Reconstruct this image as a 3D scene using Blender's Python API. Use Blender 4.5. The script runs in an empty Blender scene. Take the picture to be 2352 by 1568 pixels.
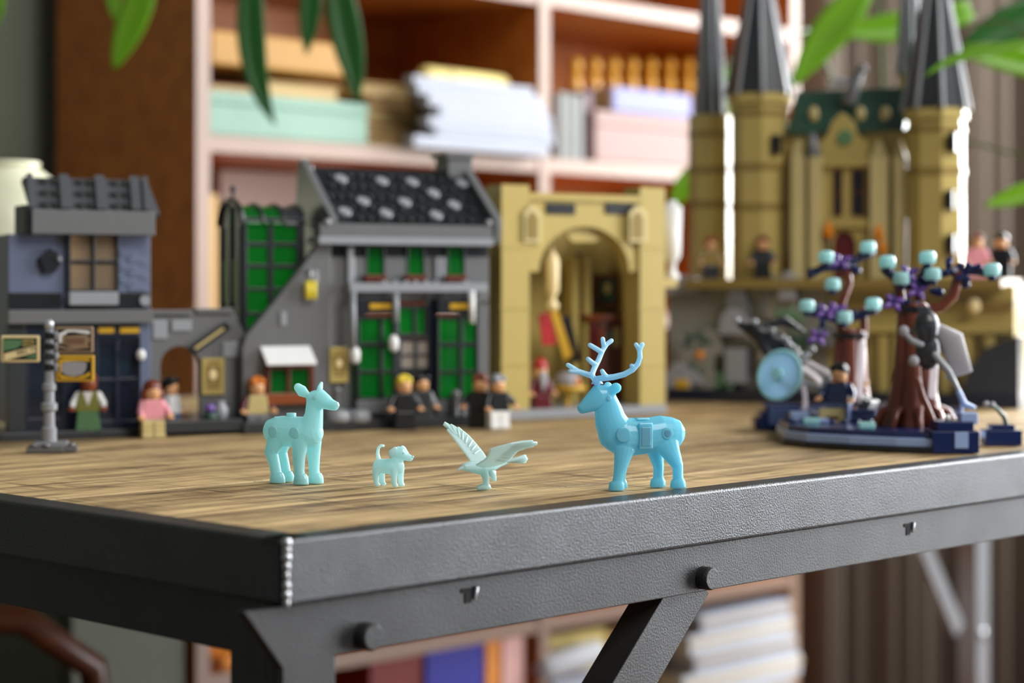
import bpy, bmesh, math, random
from mathutils import Vector, Matrix
random.seed(7)
SC = bpy.context.scene
COL = SC.collection
# ------------------------------------------------------------------ camera, light, exposure
FPX, CX, HOR, CAMH, T = 4489.0, 1176.0, 665.0, 0.097, 0.75      # focal length in px, horizon row, camera above table, table height
cam = bpy.data.cameras.new('camera'); camo = bpy.data.objects.new('camera', cam); COL.objects.link(camo)
camo.location = (0, 0, T + CAMH); camo.rotation_euler = (math.radians(90), 0, 0)
cam.sensor_width = 36; cam.lens = 36 * FPX / 2352; cam.shift_y = (HOR - 784) / 2352
cam.clip_start = 0.01; cam.clip_end = 50
cam.dof.use_dof = True; cam.dof.focus_distance = 0.965; cam.dof.aperture_fstop = 5.9; cam.dof.aperture_blades = 0
SC.camera = camo
w = bpy.data.worlds.new('room_ambient'); SC.world = w; w.use_nodes = True
w.node_tree.nodes['Background'].inputs[0].default_value = (0.92, 0.96, 1.0, 1)
w.node_tree.nodes['Background'].inputs[1].default_value = 0.09
def area(name, loc, target, sx, sy, power, col):
    l = bpy.data.lights.new(name, 'AREA'); l.shape = 'RECTANGLE'; l.size = sx; l.size_y = sy; l.energy = power; l.color = col
    o = bpy.data.objects.new(name, l); COL.objects.link(o); o.location = loc
    o.rotation_euler = (Vector(target) - Vector(loc)).to_track_quat('-Z', 'Y').to_euler()
    return o
area('window_daylight_back', (2.0, 3.05, T + 0.85), (0.75, 1.1, T + 0.05), 1.2, 1.5, 100, (0.97, 0.99, 1.0))
area('window_daylight_side', (2.5, 1.55, T + 0.45), (0.1, 1.15, T + 0.2), 1.2, 2.0, 58, (0.96, 0.98, 1.0))
area('front_fill_light', (1.7, -0.5, T + 2.0), (0.2, 1.5, T + 0.05), 1.5, 1.5, 40, (1.0, 0.98, 0.95))  # added fill from high front right
SC.view_settings.view_transform = 'Standard'; SC.view_settings.look = 'None'
SC.view_settings.exposure = 0.8; SC.view_settings.gamma = 1.0; SC.view_settings.use_curve_mapping = False

# ------------------------------------------------------------------ helpers
def lin(c):
    c = c / 255.0
    return c / 12.92 if c <= 0.04045 else ((c + 0.055) / 1.055) ** 2.4
def rgb(r, g, b): return (lin(r), lin(g), lin(b), 1.0)
def mat(name, col, rough=0.3, metal=0.0, var=0.0, vscale=60, bump=0.0, bscale=800, trans=0.0, alpha=1.0, spec=0.5, ior=1.5, coat=0.0, sss=0.0, sheen=0.0):
    m = bpy.data.materials.new(name); m.use_nodes = True
    nt = m.node_tree; b = nt.nodes['Principled BSDF']
    b.inputs['Base Color'].default_value = col; b.inputs['Roughness'].default_value = rough; b.inputs['Metallic'].default_value = metal
    b.inputs['Transmission Weight'].default_value = trans; b.inputs['IOR'].default_value = ior; b.inputs['Specular IOR Level'].default_value = spec
    b.inputs['Coat Weight'].default_value = coat
    if sss: b.inputs['Subsurface Weight'].default_value = sss; b.inputs['Subsurface Radius'].default_value = (0.004, 0.005, 0.005); b.inputs['Subsurface Scale'].default_value = 1.0
    tc = nt.nodes.new('ShaderNodeTexCoord')
    if var:
        n = nt.nodes.new('ShaderNodeTexNoise'); n.inputs['Scale'].default_value = vscale; n.inputs['Detail'].default_value = 3
        nt.links.new(tc.outputs['Object'], n.inputs['Vector'])
        hs = nt.nodes.new('ShaderNodeHueSaturation'); hs.inputs['Color'].default_value = col
        mr = nt.nodes.new('ShaderNodeMapRange'); mr.inputs[3].default_value = 1 - var; mr.inputs[4].default_value = 1 + var
        nt.links.new(n.outputs[0], mr.inputs[0]); nt.links.new(mr.outputs[0], hs.inputs['Value']); nt.links.new(hs.outputs[0], b.inputs['Base Color'])
    if bump:
        n2 = nt.nodes.new('ShaderNodeTexNoise'); n2.inputs['Scale'].default_value = bscale; n2.inputs['Detail'].default_value = 4
        nt.links.new(tc.outputs['Object'], n2.inputs['Vector'])
        bp = nt.nodes.new('ShaderNodeBump'); bp.inputs['Strength'].default_value = bump; bp.inputs['Distance'].default_value = 0.001
        nt.links.new(n2.outputs[0], bp.inputs['Height']); nt.links.new(bp.outputs[0], b.inputs['Normal'])
    return m
def translucent(name, col, fac, rough=0.2, sss=0.5, tcol=None, glass=0.0):
    m = mat(name, col, rough, sss=sss); nt = m.node_tree; b = nt.nodes['Principled BSDF']; out = nt.nodes['Material Output']
    t = nt.nodes.new('ShaderNodeBsdfTranslucent'); t.inputs[0].default_value = tcol or col
    mx = nt.nodes.new('ShaderNodeMixShader'); mx.inputs[0].default_value = fac
    nt.links.new(b.outputs[0], mx.inputs[1]); nt.links.new(t.outputs[0], mx.inputs[2])
    last = mx
    if glass:
        tr = nt.nodes.new('ShaderNodeBsdfTransparent'); tr.inputs[0].default_value = tcol or col
        m2 = nt.nodes.new('ShaderNodeMixShader'); m2.inputs[0].default_value = glass
        nt.links.new(mx.outputs[0], m2.inputs[1]); nt.links.new(tr.outputs[0], m2.inputs[2]); last = m2
    nt.links.new(last.outputs[0], out.inputs['Surface'])
    return m
def wood_mat(name, c1, c2, gx=6, gy=90, rough=0.55, bump=0.25, saw=0.0, sawscale=(260, 14, 1)):
    m = bpy.data.materials.new(name); m.use_nodes = True; nt = m.node_tree; N = nt.nodes; L = nt.links; b = N['Principled BSDF']
    tc = N.new('ShaderNodeTexCoord'); mp = N.new('ShaderNodeMapping'); mp.inputs['Scale'].default_value = (gx, gy, gy)
    oi = N.new('ShaderNodeObjectInfo'); ad = N.new('ShaderNodeVectorMath'); ad.operation = 'ADD'
    cmb = N.new('ShaderNodeCombineXYZ'); L.new(oi.outputs['Random'], cmb.inputs[2]); L.new(tc.outputs['Object'], ad.inputs[0]); L.new(cmb.outputs[0], ad.inputs[1])
    L.new(ad.outputs[0], mp.inputs['Vector'])
    n = N.new('ShaderNodeTexNoise'); n.inputs['Scale'].default_value = 1; n.inputs['Detail'].default_value = 6; n.inputs['Roughness'].default_value = 0.65; n.inputs['Distortion'].default_value = 0.6
    L.new(mp.outputs[0], n.inputs['Vector'])
    cr = N.new('ShaderNodeValToRGB'); cr.color_ramp.elements[0].position = 0.32; cr.color_ramp.elements[0].color = c1
    cr.color_ramp.elements[1].position = 0.66; cr.color_ramp.elements[1].color = c2
    L.new(n.outputs[0], cr.inputs[0]); colout = cr.outputs[0]; hsrc = n.outputs[0]
    if saw:
        mp2 = N.new('ShaderNodeMapping'); mp2.inputs['Scale'].default_value = sawscale; L.new(tc.outputs['Object'], mp2.inputs['Vector'])
        n2 = N.new('ShaderNodeTexNoise'); n2.inputs['Scale'].default_value = 1; n2.inputs['Detail'].default_value = 5; n2.inputs['Roughness'].default_value = 0.7
        L.new(mp2.outputs[0], n2.inputs['Vector'])
        mr = N.new('ShaderNodeMapRange'); mr.inputs[1].default_value = 0.5; mr.inputs[2].default_value = 0.68; mr.inputs[3].default_value = 0; mr.inputs[4].default_value = saw
        L.new(n2.outputs[0], mr.inputs[0])
        n3 = N.new('ShaderNodeTexNoise'); n3.inputs['Scale'].default_value = 22; n3.inputs['Detail'].default_value = 2; L.new(tc.outputs['Object'], n3.inputs['Vector'])
        mr3 = N.new('ShaderNodeMapRange'); mr3.inputs[1].default_value = 0.4; mr3.inputs[2].default_value = 0.65; L.new(n3.outputs[0], mr3.inputs[0])
        mu = N.new('ShaderNodeMath'); mu.operation = 'MULTIPLY'; L.new(mr.outputs[0], mu.inputs[0]); L.new(mr3.outputs[0], mu.inputs[1])
        mx = N.new('ShaderNodeMixRGB'); mx.inputs[2].default_value = (c1[0] * 0.35, c1[1] * 0.32, c1[2] * 0.3, 1); L.new(mu.outputs[0], mx.inputs[0]); L.new(colout, mx.inputs[1]); colout = mx.outputs[0]
        sb = N.new('ShaderNodeMath'); sb.operation = 'SUBTRACT'; L.new(n.outputs[0], sb.inputs[0]); L.new(mu.outputs[0], sb.inputs[1]); hsrc = sb.outputs[0]
    hs = N.new('ShaderNodeHueSaturation'); mrv = N.new('ShaderNodeMapRange'); mrv.inputs[3].default_value = 0.88; mrv.inputs[4].default_value = 1.1
    L.new(oi.outputs['Random'], mrv.inputs[0]); L.new(mrv.outputs[0], hs.inputs['Value']); L.new(colout, hs.inputs['Color']); L.new(hs.outputs[0], b.inputs['Base Color'])
    bp = N.new('ShaderNodeBump'); bp.inputs['Strength'].default_value = bump; bp.inputs['Distance'].default_value = 0.001; L.new(hsrc, bp.inputs['Height']); L.new(bp.outputs[0], b.inputs['Normal'])
    b.inputs['Roughness'].default_value = rough
    return m

class MB:
    """collects shapes in millimetres; build() links them as one mesh"""
    def __init__(s): s.v = []; s.f = []; s.smooth = []
    def add(s, vs, fs, sm=False):
        o = len(s.v); s.v += [Vector(v) for v in vs]; s.f += [tuple(i + o for i in f) for f in fs]; s.smooth += [sm] * len(fs); return s
    def box(s, x0, x1, y0, y1, z0, z1, M=None):
        if x0 > x1: x0, x1 = x1, x0
        if y0 > y1: y0, y1 = y1, y0
        if z0 > z1: z0, z1 = z1, z0
        vs = [Vector(p) for p in [(x0, y0, z0), (x1, y0, z0), (x1, y1, z0), (x0, y1, z0), (x0, y0, z1), (x1, y0, z1), (x1, y1, z1), (x0, y1, z1)]]
        if M: vs = [M @ p for p in vs]
        return s.add(vs, [(0, 3, 2, 1), (4, 5, 6, 7), (0, 1, 5, 4), (1, 2, 6, 5), (2, 3, 7, 6), (3, 0, 4, 7)])
    def prism(s, pts, a0, a1, axis='y'):
        """pts in the plane across axis: y -> (x,z), x -> (y,z), z -> (x,y)"""
        def mk(p, a): return {'y': (p[0], a, p[1]), 'x': (a, p[0], p[1]), 'z': (p[0], p[1], a)}[axis]
        n = len(pts); ar = sum(pts[i][0] * pts[(i + 1) % n][1] - pts[(i + 1) % n][0] * pts[i][1] for i in range(n))
        if (ar > 0) == (axis == 'y'): pts = pts[::-1]
        if a0 > a1: a0, a1 = a1, a0
        vs = [mk(p, a0) for p in pts] + [mk(p, a1) for p in pts]
        fs = [tuple(range(n))[::-1], tuple(range(n, 2 * n))] + [(i, (i + 1) % n, n + (i + 1) % n, n + i) for i in range(n)]
        return s.add(vs, fs)
    def tube(s, pts, rs, seg=10, cap=True, rb=None, flat=False):
        """tapered tube through pts; rs radii (rb: radii across), rounded ends"""
        pts = [Vector(p) for p in pts]
        if not isinstance(rs, (list, tuple)): rs = [rs] * len(pts)
        if rb is None: rb = rs
        elif not isinstance(rb, (list, tuple)): rb = [rb] * len(pts)
        P, R, B = list(pts), list(rs), list(rb)
        if cap:
            t0 = (pts[0] - pts[1]).normalized(); t1 = (pts[-1] - pts[-2]).normalized()
            pre = [(pts[0] + t0 * rs[0] * 0.9 * math.sin(a), math.cos(a)) for a in (1.45, 1.1, 0.6)]
            post = [(pts[-1] + t1 * rs[-1] * 0.9 * math.sin(a), math.cos(a)) for a in (0.6, 1.1, 1.45)]
            P = [p for p, _ in pre] + P + [p for p, _ in post]
            R = [rs[0] * k for _, k in pre] + R + [rs[-1] * k for _, k in post]
            B = [rb[0] * k for _, k in pre] + B + [rb[-1] * k for _, k in post]
        n = len(P); vs = []; up = None
        for i, p in enumerate(P):
            t = (P[min(i + 1, n - 1)] - P[max(i - 1, 0)]).normalized()
            lat = Vector((0, 1, 0)) if abs(t.y) < 0.9 else Vector((1, 0, 0))
            if up is not None: lat = up
            lat = (lat - t * lat.dot(t)).normalized(); up = lat
            nn = t.cross(lat)
            for k in range(seg):
                a = 2 * math.pi * k / seg
                vs.append(p + lat * (math.sin(a) * B[i]) + nn * (math.cos(a) * R[i]))
        fs = [(i * seg + k, i * seg + (k + 1) % seg, (i + 1) * seg + (k + 1) % seg, (i + 1) * seg + k) for i in range(n - 1) for k in range(seg)]
        fs += [tuple(range(seg))[::-1], tuple(range((n - 1) * seg, n * seg))]
        return s.add(vs, fs, not flat)
    def cyl(s, p0, p1, r0, r1=None, seg=16, smooth=True, twist=0.0):
        r1 = r0 if r1 is None else r1
        p0, p1 = Vector(p0), Vector(p1); t = (p1 - p0).normalized()
        a = Vector((0, 0, 1)) if abs(t.z) < 0.9 else Vector((1, 0, 0)); u = t.cross(a).normalized(); v = t.cross(u)
        vs = [p + (u * math.cos(2 * math.pi * k / seg + twist) + v * math.sin(2 * math.pi * k / seg + twist)) * r for p, r in ((p0, r0), (p1, r1)) for k in range(seg)]
        o = len(s.v); s.add(vs, [(k, (k + 1) % seg, seg + (k + 1) % seg, seg + k) for k in range(seg)], smooth)
        s.add([], [])
        s.f += [tuple(o + k for k in range(seg))[::-1], tuple(o + seg + k for k in range(seg))]; s.smooth += [False, False]
        return s
    def lathe(s, prof, c=(0, 0, 0), seg=20, smooth=True):
        """prof: (r, z) from bottom to top about a vertical axis at c"""
        c = Vector(c); vs = [c + Vector((r * math.cos(2 * math.pi * k / seg), r * math.sin(2 * math.pi * k / seg), z)) for r, z in prof for k in range(seg)]
        n = len(prof); fs = [(i * seg + k, i * seg + (k + 1) % seg, (i + 1) * seg + (k + 1) % seg, (i + 1) * seg + k) for i in range(n - 1) for k in range(seg)]
        fs += [tuple(range(seg))[::-1], tuple(range((n - 1) * seg, n * seg))]
        return s.add(vs, fs, smooth)
    def ball(s, c, rx, ry=None, rz=None, seg=14, rings=8):
        ry = rx if ry is None else ry; rz = rx if rz is None else rz; c = Vector(c)
        vs = [c + Vector((0, 0, -rz))]
        for i in range(1, rings):
            a = -math.pi / 2 + math.pi * i / rings
            vs += [c + Vector((rx * math.cos(a) * math.cos(2 * math.pi * k / seg), ry * math.cos(a) * math.sin(2 * math.pi * k / seg), rz * math.sin(a))) for k in range(seg)]
        vs.append(c + Vector((0, 0, rz))); last = len(vs) - 1
        fs = [(0, 1 + (k + 1) % seg, 1 + k) for k in range(seg)]
        fs += [(1 + i * seg + k, 1 + i * seg + (k + 1) % seg, 1 + (i + 1) * seg + (k + 1) % seg, 1 + (i + 1) * seg + k) for i in range(rings - 2) for k in range(seg)]
        fs += [(last, 1 + (rings - 2) * seg + k, 1 + (rings - 2) * seg + (k + 1) % seg) for k in range(seg)]
        return s.add(vs, fs, True)
    def mesh(s, name):
        me = bpy.data.meshes.new(name); me.from_pydata([v * 0.001 for v in s.v], [], s.f)
        me.polygons.foreach_set('use_smooth', s.smooth); me.update(); return me
    def build(s, name, m, parent=None, bevel=0.0, loc=None, remesh=0.0, smooth=0):
        me = s.mesh(name); o = bpy.data.objects.new(name, me); COL.objects.link(o); me.materials.append(m)
        if remesh:
            rm = o.modifiers.new('r', 'REMESH'); rm.mode = 'VOXEL'; rm.voxel_size = remesh * 0.001; rm.use_smooth_shade = True
            if smooth: sm = o.modifiers.new('s', 'SMOOTH'); sm.factor = 0.5; sm.iterations = smooth
            bpy.context.view_layer.update()
            ev = o.evaluated_get(bpy.context.evaluated_depsgraph_get()); nm = bpy.data.meshes.new_from_object(ev)
            o.modifiers.clear(); o.data = nm; nm.name = name
            nm.materials.clear(); nm.materials.append(m); nm.polygons.foreach_set('use_smooth', [True] * len(nm.polygons))
        if parent: o.parent = parent
        if loc: o.location = [c * 0.001 for c in loc]
        if bevel:
            b = o.modifiers.new('bevel', 'BEVEL'); b.width = bevel * 0.001; b.segments = 2; b.limit_method = 'ANGLE'; b.angle_limit = 0.6
        return o
def tag(o, label, cat, group=None, kind=None):
    o['label'] = label; o['category'] = cat
    if group: o['group'] = group
    if kind: o['kind'] = kind
    return o
def structure(o, label=None):
    o['kind'] = 'structure'
    if label: o['label'] = label
    return o
def thing(name, loc, yaw, label, cat, group=None):
    o = bpy.data.objects.new(name, None); COL.objects.link(o); o.location = loc; o.rotation_euler = (0, 0, math.radians(yaw)); o.empty_display_size = 0.01
    return tag(o, label, cat, group)
def copies(src, placements, parent):
    """src already linked; further copies share its mesh"""
    for p in placements:
        c = src.copy(); COL.objects.link(c); c.parent = parent; c.location = [q * 0.001 for q in p]
def ground(px, py):
    Y = CAMH * FPX / (py - HOR); return Vector(((px - CX) * Y / FPX, Y, T))
def world(px, py, Y): return Vector(((px - CX) * Y / FPX, Y, T + CAMH - (py - HOR) * Y / FPX))
class Facade:
    """a vertical plane standing on the table: local x right, y away, z up, in mm"""
    def __init__(s, o, yaw):
        s.o = Vector(o); a = math.radians(yaw); s.yaw = yaw; s.u = Vector((math.cos(a), math.sin(a))); s.n = Vector((-math.sin(a), math.cos(a)))
    def at(s, px, py, d=0.0):
        k = (px - CX) / FPX; ox = s.o.x + s.n.x * d * 0.001; oy = s.o.y + s.n.y * d * 0.001
        t = (k * oy - ox) / (s.u.x - k * s.u.y); Y = oy + s.u.y * t
        return t * 1000, (CAMH - (py - HOR) * Y / FPX) * 1000
    def x(s, px, d=0.0): return s.at(px, HOR, d)[0]
    def z(s, px, py, d=0.0): return s.at(px, py, d)[1]
    def box(s, mb, px0, px1, py0, py1, d0, d1):
        pm = (px0 + px1) / 2
        return mb.box(s.x(px0, d0), s.x(px1, d0), d0, d1, max(0.02, s.z(pm, py1, d0)), s.z(pm, py0, d0))
    def poly(s, mb, pts, d0, d1): return mb.prism([(x, max(0.02, z)) for x, z in (s.at(px, py, d0) for px, py in pts)], d0, d1, 'y')
    def part(s, name, m, parent, px0, px1, py0, py1, d0, d1, bevel=0.25):
        return s.box(MB(), px0, px1, py0, py1, d0, d1).build(name, m, parent, bevel)

# ------------------------------------------------------------------ materials
PL = dict(var=0.05, vscale=90)
M = {}
def plastic(k, r, g, b, rough=0.28, **kw): M[k] = mat(k, rgb(r, g, b), rough, **{**PL, **kw}); return M[k]
plastic('dark_grey_plastic', 104, 105, 106); plastic('light_grey_plastic', 142, 145, 150); plastic('charcoal_plastic', 46, 49, 52)
plastic('black_plastic', 24, 26, 30, rough=0.3); plastic('navy_plastic', 20, 27, 44); plastic('sand_blue_plastic', 98, 106, 130)
plastic('tan_plastic', 178, 158, 92); plastic('dark_tan_plastic', 138, 116, 60); plastic('brown_plastic', 92, 42, 28); plastic('rust_plastic', 132, 66, 30)
plastic('dark_green_plastic', 38, 70, 54); plastic('white_plastic', 232, 232, 230); plastic('gold_plastic', 205, 160, 40, rough=0.25)
plastic('skin_plastic', 226, 170, 120); plastic('pink_plastic', 226, 150, 160); plastic('khaki_plastic', 196, 178, 120); plastic('red_plastic', 170, 22, 26)
plastic('hair_brown_plastic', 110, 46, 24); plastic('hair_black_plastic', 26, 24, 24, rough=0.2); plastic('hair_orange_plastic', 214, 120, 30); plastic('hair_blond_plastic', 236, 208, 66)
plastic('olive_plastic', 128, 128, 62); plastic('moss_plastic', 92, 132, 92); plastic('denim_plastic', 84, 100, 140); plastic('maroon_plastic', 92, 22, 30)
plastic('dark_blue_plastic', 18, 36, 84, rough=0.22); plastic('light_blue_plastic', 150, 172, 214); plastic('purple_plastic', 118, 84, 166, rough=0.22); plastic('orange_plastic', 232, 140, 30)
plastic('reddish_brown_plastic', 104, 52, 36, rough=0.2); plastic('silver_plastic', 190, 192, 196, rough=0.2, metal=0.4); plastic('pale_tan_plastic', 200, 184, 130); plastic('sign_brown_plastic', 146, 122, 96); plastic('slate_plastic', 78, 80, 83); plastic('rock_grey_plastic', 138, 134, 124); plastic('cream_plastic', 236, 214, 160); plastic('grey_cloth', 150, 148, 152, rough=0.6)
M['green_pane'] = translucent('green_pane', rgb(16, 112, 42), 0.34, 0.06, sss=0, tcol=rgb(70, 230, 100), glass=0.3)
M['clear_pane'] = translucent('clear_pane', rgb(235, 228, 220), 0.6, 0.08, sss=0, glass=0.5)
M['dark_pane'] = translucent('dark_pane', rgb(44, 50, 66), 0.3, 0.06, sss=0, glass=0.3)
M['smoke_pane'] = translucent('smoke_pane', rgb(170, 150, 125), 0.3, 0.06, sss=0, glass=0.45)
M['lamp_yellow'] = translucent('lamp_yellow', rgb(250, 235, 90), 0.4, 0.1, sss=0)
M['aqua_cap'] = translucent('aqua_cap', rgb(190, 238, 238), 0.4, 0.08, sss=0)
M['aqua_clear'] = translucent('aqua_clear', rgb(188, 220, 238), 0.3, 0.08, sss=0, glass=0.35)
M['clear_rod'] = translucent('clear_rod', rgb(235, 230, 232), 0.35, 0.05, sss=0, glass=0.3)
M['flame'] = translucent('flame', rgb(250, 160, 20), 0.4, 0.1, sss=0)
M['stag_aqua'] = translucent('stag_aqua', rgb(136, 208, 226), 0.42, 0.16, sss=0.8, tcol=rgb(150, 222, 240))
M['antler_pale'] = translucent('antler_pale', rgb(176, 214, 240), 0.4, 0.16, sss=0.8, tcol=rgb(185, 225, 245))
M['doe_aqua'] = translucent('doe_aqua', rgb(182, 226, 232), 0.42, 0.16, sss=0.8, tcol=rgb(190, 238, 236))
M['pup_aqua'] = translucent('pup_aqua', rgb(206, 236, 238), 0.45, 0.16, sss=0.8, tcol=rgb(208, 240, 240))
M['table_wood'] = wood_mat('table_wood', rgb(84, 58, 30), rgb(208, 178, 126), 11, 105, 0.55, 0.7, saw=1.0, sawscale=(300, 14, 1))
M['shelf_wood'] = wood_mat('shelf_wood', rgb(150, 80, 22), rgb(184, 108, 38), 3, 40, 0.45, 0.05)
M['pale_edge'] = mat('pale_edge', rgb(140, 113, 96), 0.4, var=0.04, vscale=30)  # bookshelf use: strong light on the board fronts put into the colour
M['steel'] = mat('steel', rgb(70, 72, 74), 0.31, 0.8, var=0.3, vscale=40, bump=0.55, bscale=1100)
M['raw_steel'] = mat('raw_steel', rgb(58, 59, 60), 0.46, 0.6, var=0.4, vscale=30, bump=0.35, bscale=1000)
M['bright_steel'] = mat('bright_steel', rgb(150, 152, 156), 0.35, 0.6, var=0.1, vscale=40)
M['hole'] = mat('hole', rgb(6, 6, 7), 0.9)
M['weld'] = mat('weld', rgb(170, 172, 175), 0.3, 0.8, bump=0.3, bscale=500)
M['wall_paint'] = mat('wall_paint', rgb(112, 118, 102), 0.8, var=0.08, vscale=6)
M['floor_boards'] = wood_mat('floor_boards', rgb(60, 40, 26), rgb(96, 66, 44), 2, 20, 0.5, 0.1)
M['curtain_cloth'] = mat('curtain_cloth', rgb(74, 62, 50), 0.9, var=0.08, vscale=300)
M['pale_panel'] = mat('pale_panel', rgb(176, 158, 152), 0.7, var=0.04, vscale=10)
M['sage_paint'] = mat('sage_paint', rgb(84, 90, 74), 0.6, var=0.06, vscale=20)
M['paper'] = mat('paper', rgb(156, 161, 174), 0.7, var=0.06, vscale=40)
M['old_pages'] = mat('old_pages', rgb(176, 154, 108), 0.8, var=0.15, vscale=250)
M['chair_wood'] = wood_mat('chair_wood', rgb(62, 30, 14), rgb(100, 54, 28), 3, 40, 0.35, 0.05)
def cloth(k, r, g, b, rough=0.6): M[k] = mat(k, rgb(r, g, b), rough, var=0.07, vscale=60); return M[k]
cloth('mustard_cover', 160, 114, 26); cloth('mint_box_card', 118, 152, 136); cloth('red_cover', 120, 26, 18); cloth('tan_cover', 176, 140, 72); cloth('brown_cover', 128, 74, 36)
cloth('cream_cover', 206, 188, 112); cloth('grey_cover', 104, 106, 104); cloth('plum_cover', 74, 40, 52); cloth('pink_card', 136, 107, 100); cloth('lavender_cover', 114, 118, 164)
cloth('gilt', 224, 166, 48, 0.3); cloth('blue_cover', 26, 28, 150); cloth('rose_cover', 226, 176, 170); cloth('orange_cover', 226, 140, 40); cloth('white_cover', 184, 186, 190); cloth('ceramic_cream', 226, 226, 196, 0.3)
M['leaf_bright'] = translucent('leaf_bright', rgb(108, 156, 26), 0.3, 0.35, sss=0, tcol=rgb(150, 200, 40))
M['leaf_dark'] = translucent('leaf_dark', rgb(44, 96, 40), 0.25, 0.3, sss=0, tcol=rgb(70, 140, 40))
M['pot_clay'] = mat('pot_clay', rgb(176, 108, 76), 0.7, var=0.1, vscale=30)

# ------------------------------------------------------------------ room shell
DA = 45.6                                         # direction of the long table edge and of the bookshelf
da = math.radians(DA); DV = Vector((math.cos(da), math.sin(da))); EV = Vector((-math.sin(da), math.cos(da)))
TC = Vector((-0.0874, 0.757))                     # near corner of the table
SH = Vector((-0.324, 2.0))                        # front left edge of the bookshelf
def room_box(name, c, yaw, sx, sy, z0, z1, m):
    mb = MB().box(-sx / 2, sx / 2, -sy / 2, sy / 2, 0, (z1 - z0) * 1000)
    o = mb.build(name, m); o.location = (c[0], c[1], z0); o.rotation_euler = (0, 0, math.radians(yaw)); return structure(o)
room_box('floor', (0.6, 1.6), DA, 7000, 6000, -0.02, 0.0, M['floor_boards'])
wb = SH + EV * 0.335
room_box('wall_back', (wb.x + DV.x * 0.9, wb.y + DV.y * 0.9), DA, 5200, 40, 0, 2.6, M['wall_paint'])

# ------------------------------------------------------------------ table
TL, TW = 1960.0, 880.0
table = thing('work_table', (TC.x, TC.y, 0), DA, 'long industrial table with rough plank top and dark steel frame', 'table')
Z = T * 1000
RH, RW = 25.6, 17.0
def angle_bar(name, x0, x1, y0, y1, side):
    mb = MB()
    if side == 'front': mb.prism([(y0, Z), (y0, Z - RH), (y0 + 4, Z - RH), (y0 + 4, Z - 4), (y0 + RW, Z - 4), (y0 + RW, Z)], x0, x1, 'x')
    if side == 'back': mb.prism([(y1, Z), (y1, Z - RH), (y1 - 4, Z - RH), (y1 - 4, Z - 4), (y1 - RW, Z - 4), (y1 - RW, Z)], x0, x1, 'x')
    if side == 'left': mb.prism([(x0, Z), (x0, Z - RH), (x0 + 4, Z - RH), (x0 + 4, Z - 4), (x0 + RW, Z - 4), (x0 + RW, Z)], y0, y1, 'y')
    if side == 'right': mb.prism([(x1, Z), (x1, Z - RH), (x1 - 4, Z - RH), (x1 - 4, Z - 4), (x1 - RW, Z - 4), (x1 - RW, Z)], y0, y1, 'y')
    return mb.build(name, M['steel'], table, 1.3)
angle_bar('edge_bar', 0, TL, 0, RW, 'front'); angle_bar('edge_bar', 0, TL, TW - RW, TW, 'back')
angle_bar('edge_bar', 0, RW, 4.2, TW - 4.2, 'left'); angle_bar('edge_bar', TL - RW, TL, 4.2, TW - 4.2, 'right')
wl = MB()
for z, r in ((Z - 1.2, 2.0), (Z - 4, 1.7), (Z - 7, 1.9), (Z - 10.5, 1.5), (Z - 14, 1.2), (Z - 18, 1.6), (Z - 21.5, 1.7), (Z - 24.5, 1.4)): wl.ball((0.5, 0.5, z), r, r, 2.4)
wl.build('weld_bead', M['weld'], table)
seams = [RW, 66, 197, 328, 459, 590, 721, TW - RW]
for a, b in zip(seams, seams[1:]):
    dz = random.uniform(-0.5, 0.0)
    MB().box(RW + 0.4, TL - RW - 0.4, a + 0.9, b - 0.9, Z - 22, Z - 0.15 + dz).build('plank', M['table_wood'], table, 0.8)
# aprons
ap = MB().prism([(-16, Z - 26.6), (TL - 20, Z - 26.6), (TL - 20, Z - 49.5), (30, Z - 49.5), (30, Z - 720), (3, Z - 720), (3, Z - 51)], 6, 11, 'y')
ap.build('apron_plate', M['raw_steel'], table, 0.5)
MB().box(8, 13, 24, TW - 24, Z - 50, Z - 26).build('apron_plate', M['raw_steel'], table, 0.5)
MB().box(20, TL - 20, TW - 30, TW - 25, Z - 50, Z - 26).build('apron_plate', M['raw_steel'], table, 0.5)
MB().box(TL - 30, TL - 25, 24, TW - 24, Z - 50, Z - 26).build('apron_plate', M['raw_steel'], table, 0.5)
def leg(x, y, sx, sy):
    mb = MB().box(x, x + sx * 28, y, y + sy * 4, 0, Z - 26).box(x, x + sx * 4, y + sy * 4, y + sy * 28, 0, Z - 26)
    return mb.build('leg', M['raw_steel'], table, 0.5)
leg(3, 11.5, 1, 1); leg(TL - 40, 12, -1, 1); leg(20, TW - 31, 1, -1)
bk = MB().box(1870, 1900, TW - 60, TW - 54, 0, Z - 26).box(1870, 1875, TW - 54, TW - 30, 0, Z - 26); bk.build('leg', M['bright_steel'], table, 0.5)
TF = Facade((TC.x, TC.y, 0), DA)
def brace(p0, p1, wdt, d0, d1, m):
    a = Vector((p0[0], p0[1])); b = Vector((p1[0], p1[1])); n = Vector((-(b - a).y, (b - a).x)).normalized() * wdt / 2
    MB().prism([tuple(a + n), tuple(a - n), tuple(b - n), tuple(b + n)], d0, d1, 'y').build('brace', m, table, 0.4)
x1, z1 = TF.at(1566, 1385, 12); x0, z0 = TF.at(1476, 1540, 12)
k = (z1 - z0) / (x1 - x0)
brace((x1 + 12, Z + z1 + 12 * k), (20, Z + z1 - (x1 - 20) * k), 26, 12, 30, M['raw_steel'])
x1, z1 = TF.at(2125, 1275, TW - 50); x0, z0 = TF.at(2195, 1420, TW - 50)
brace((x1 - 12, Z + z1 + 25), (x0 + 8, Z + z0 - 17), 24, TW - 52, TW - 44, M['bright_steel'])
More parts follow.
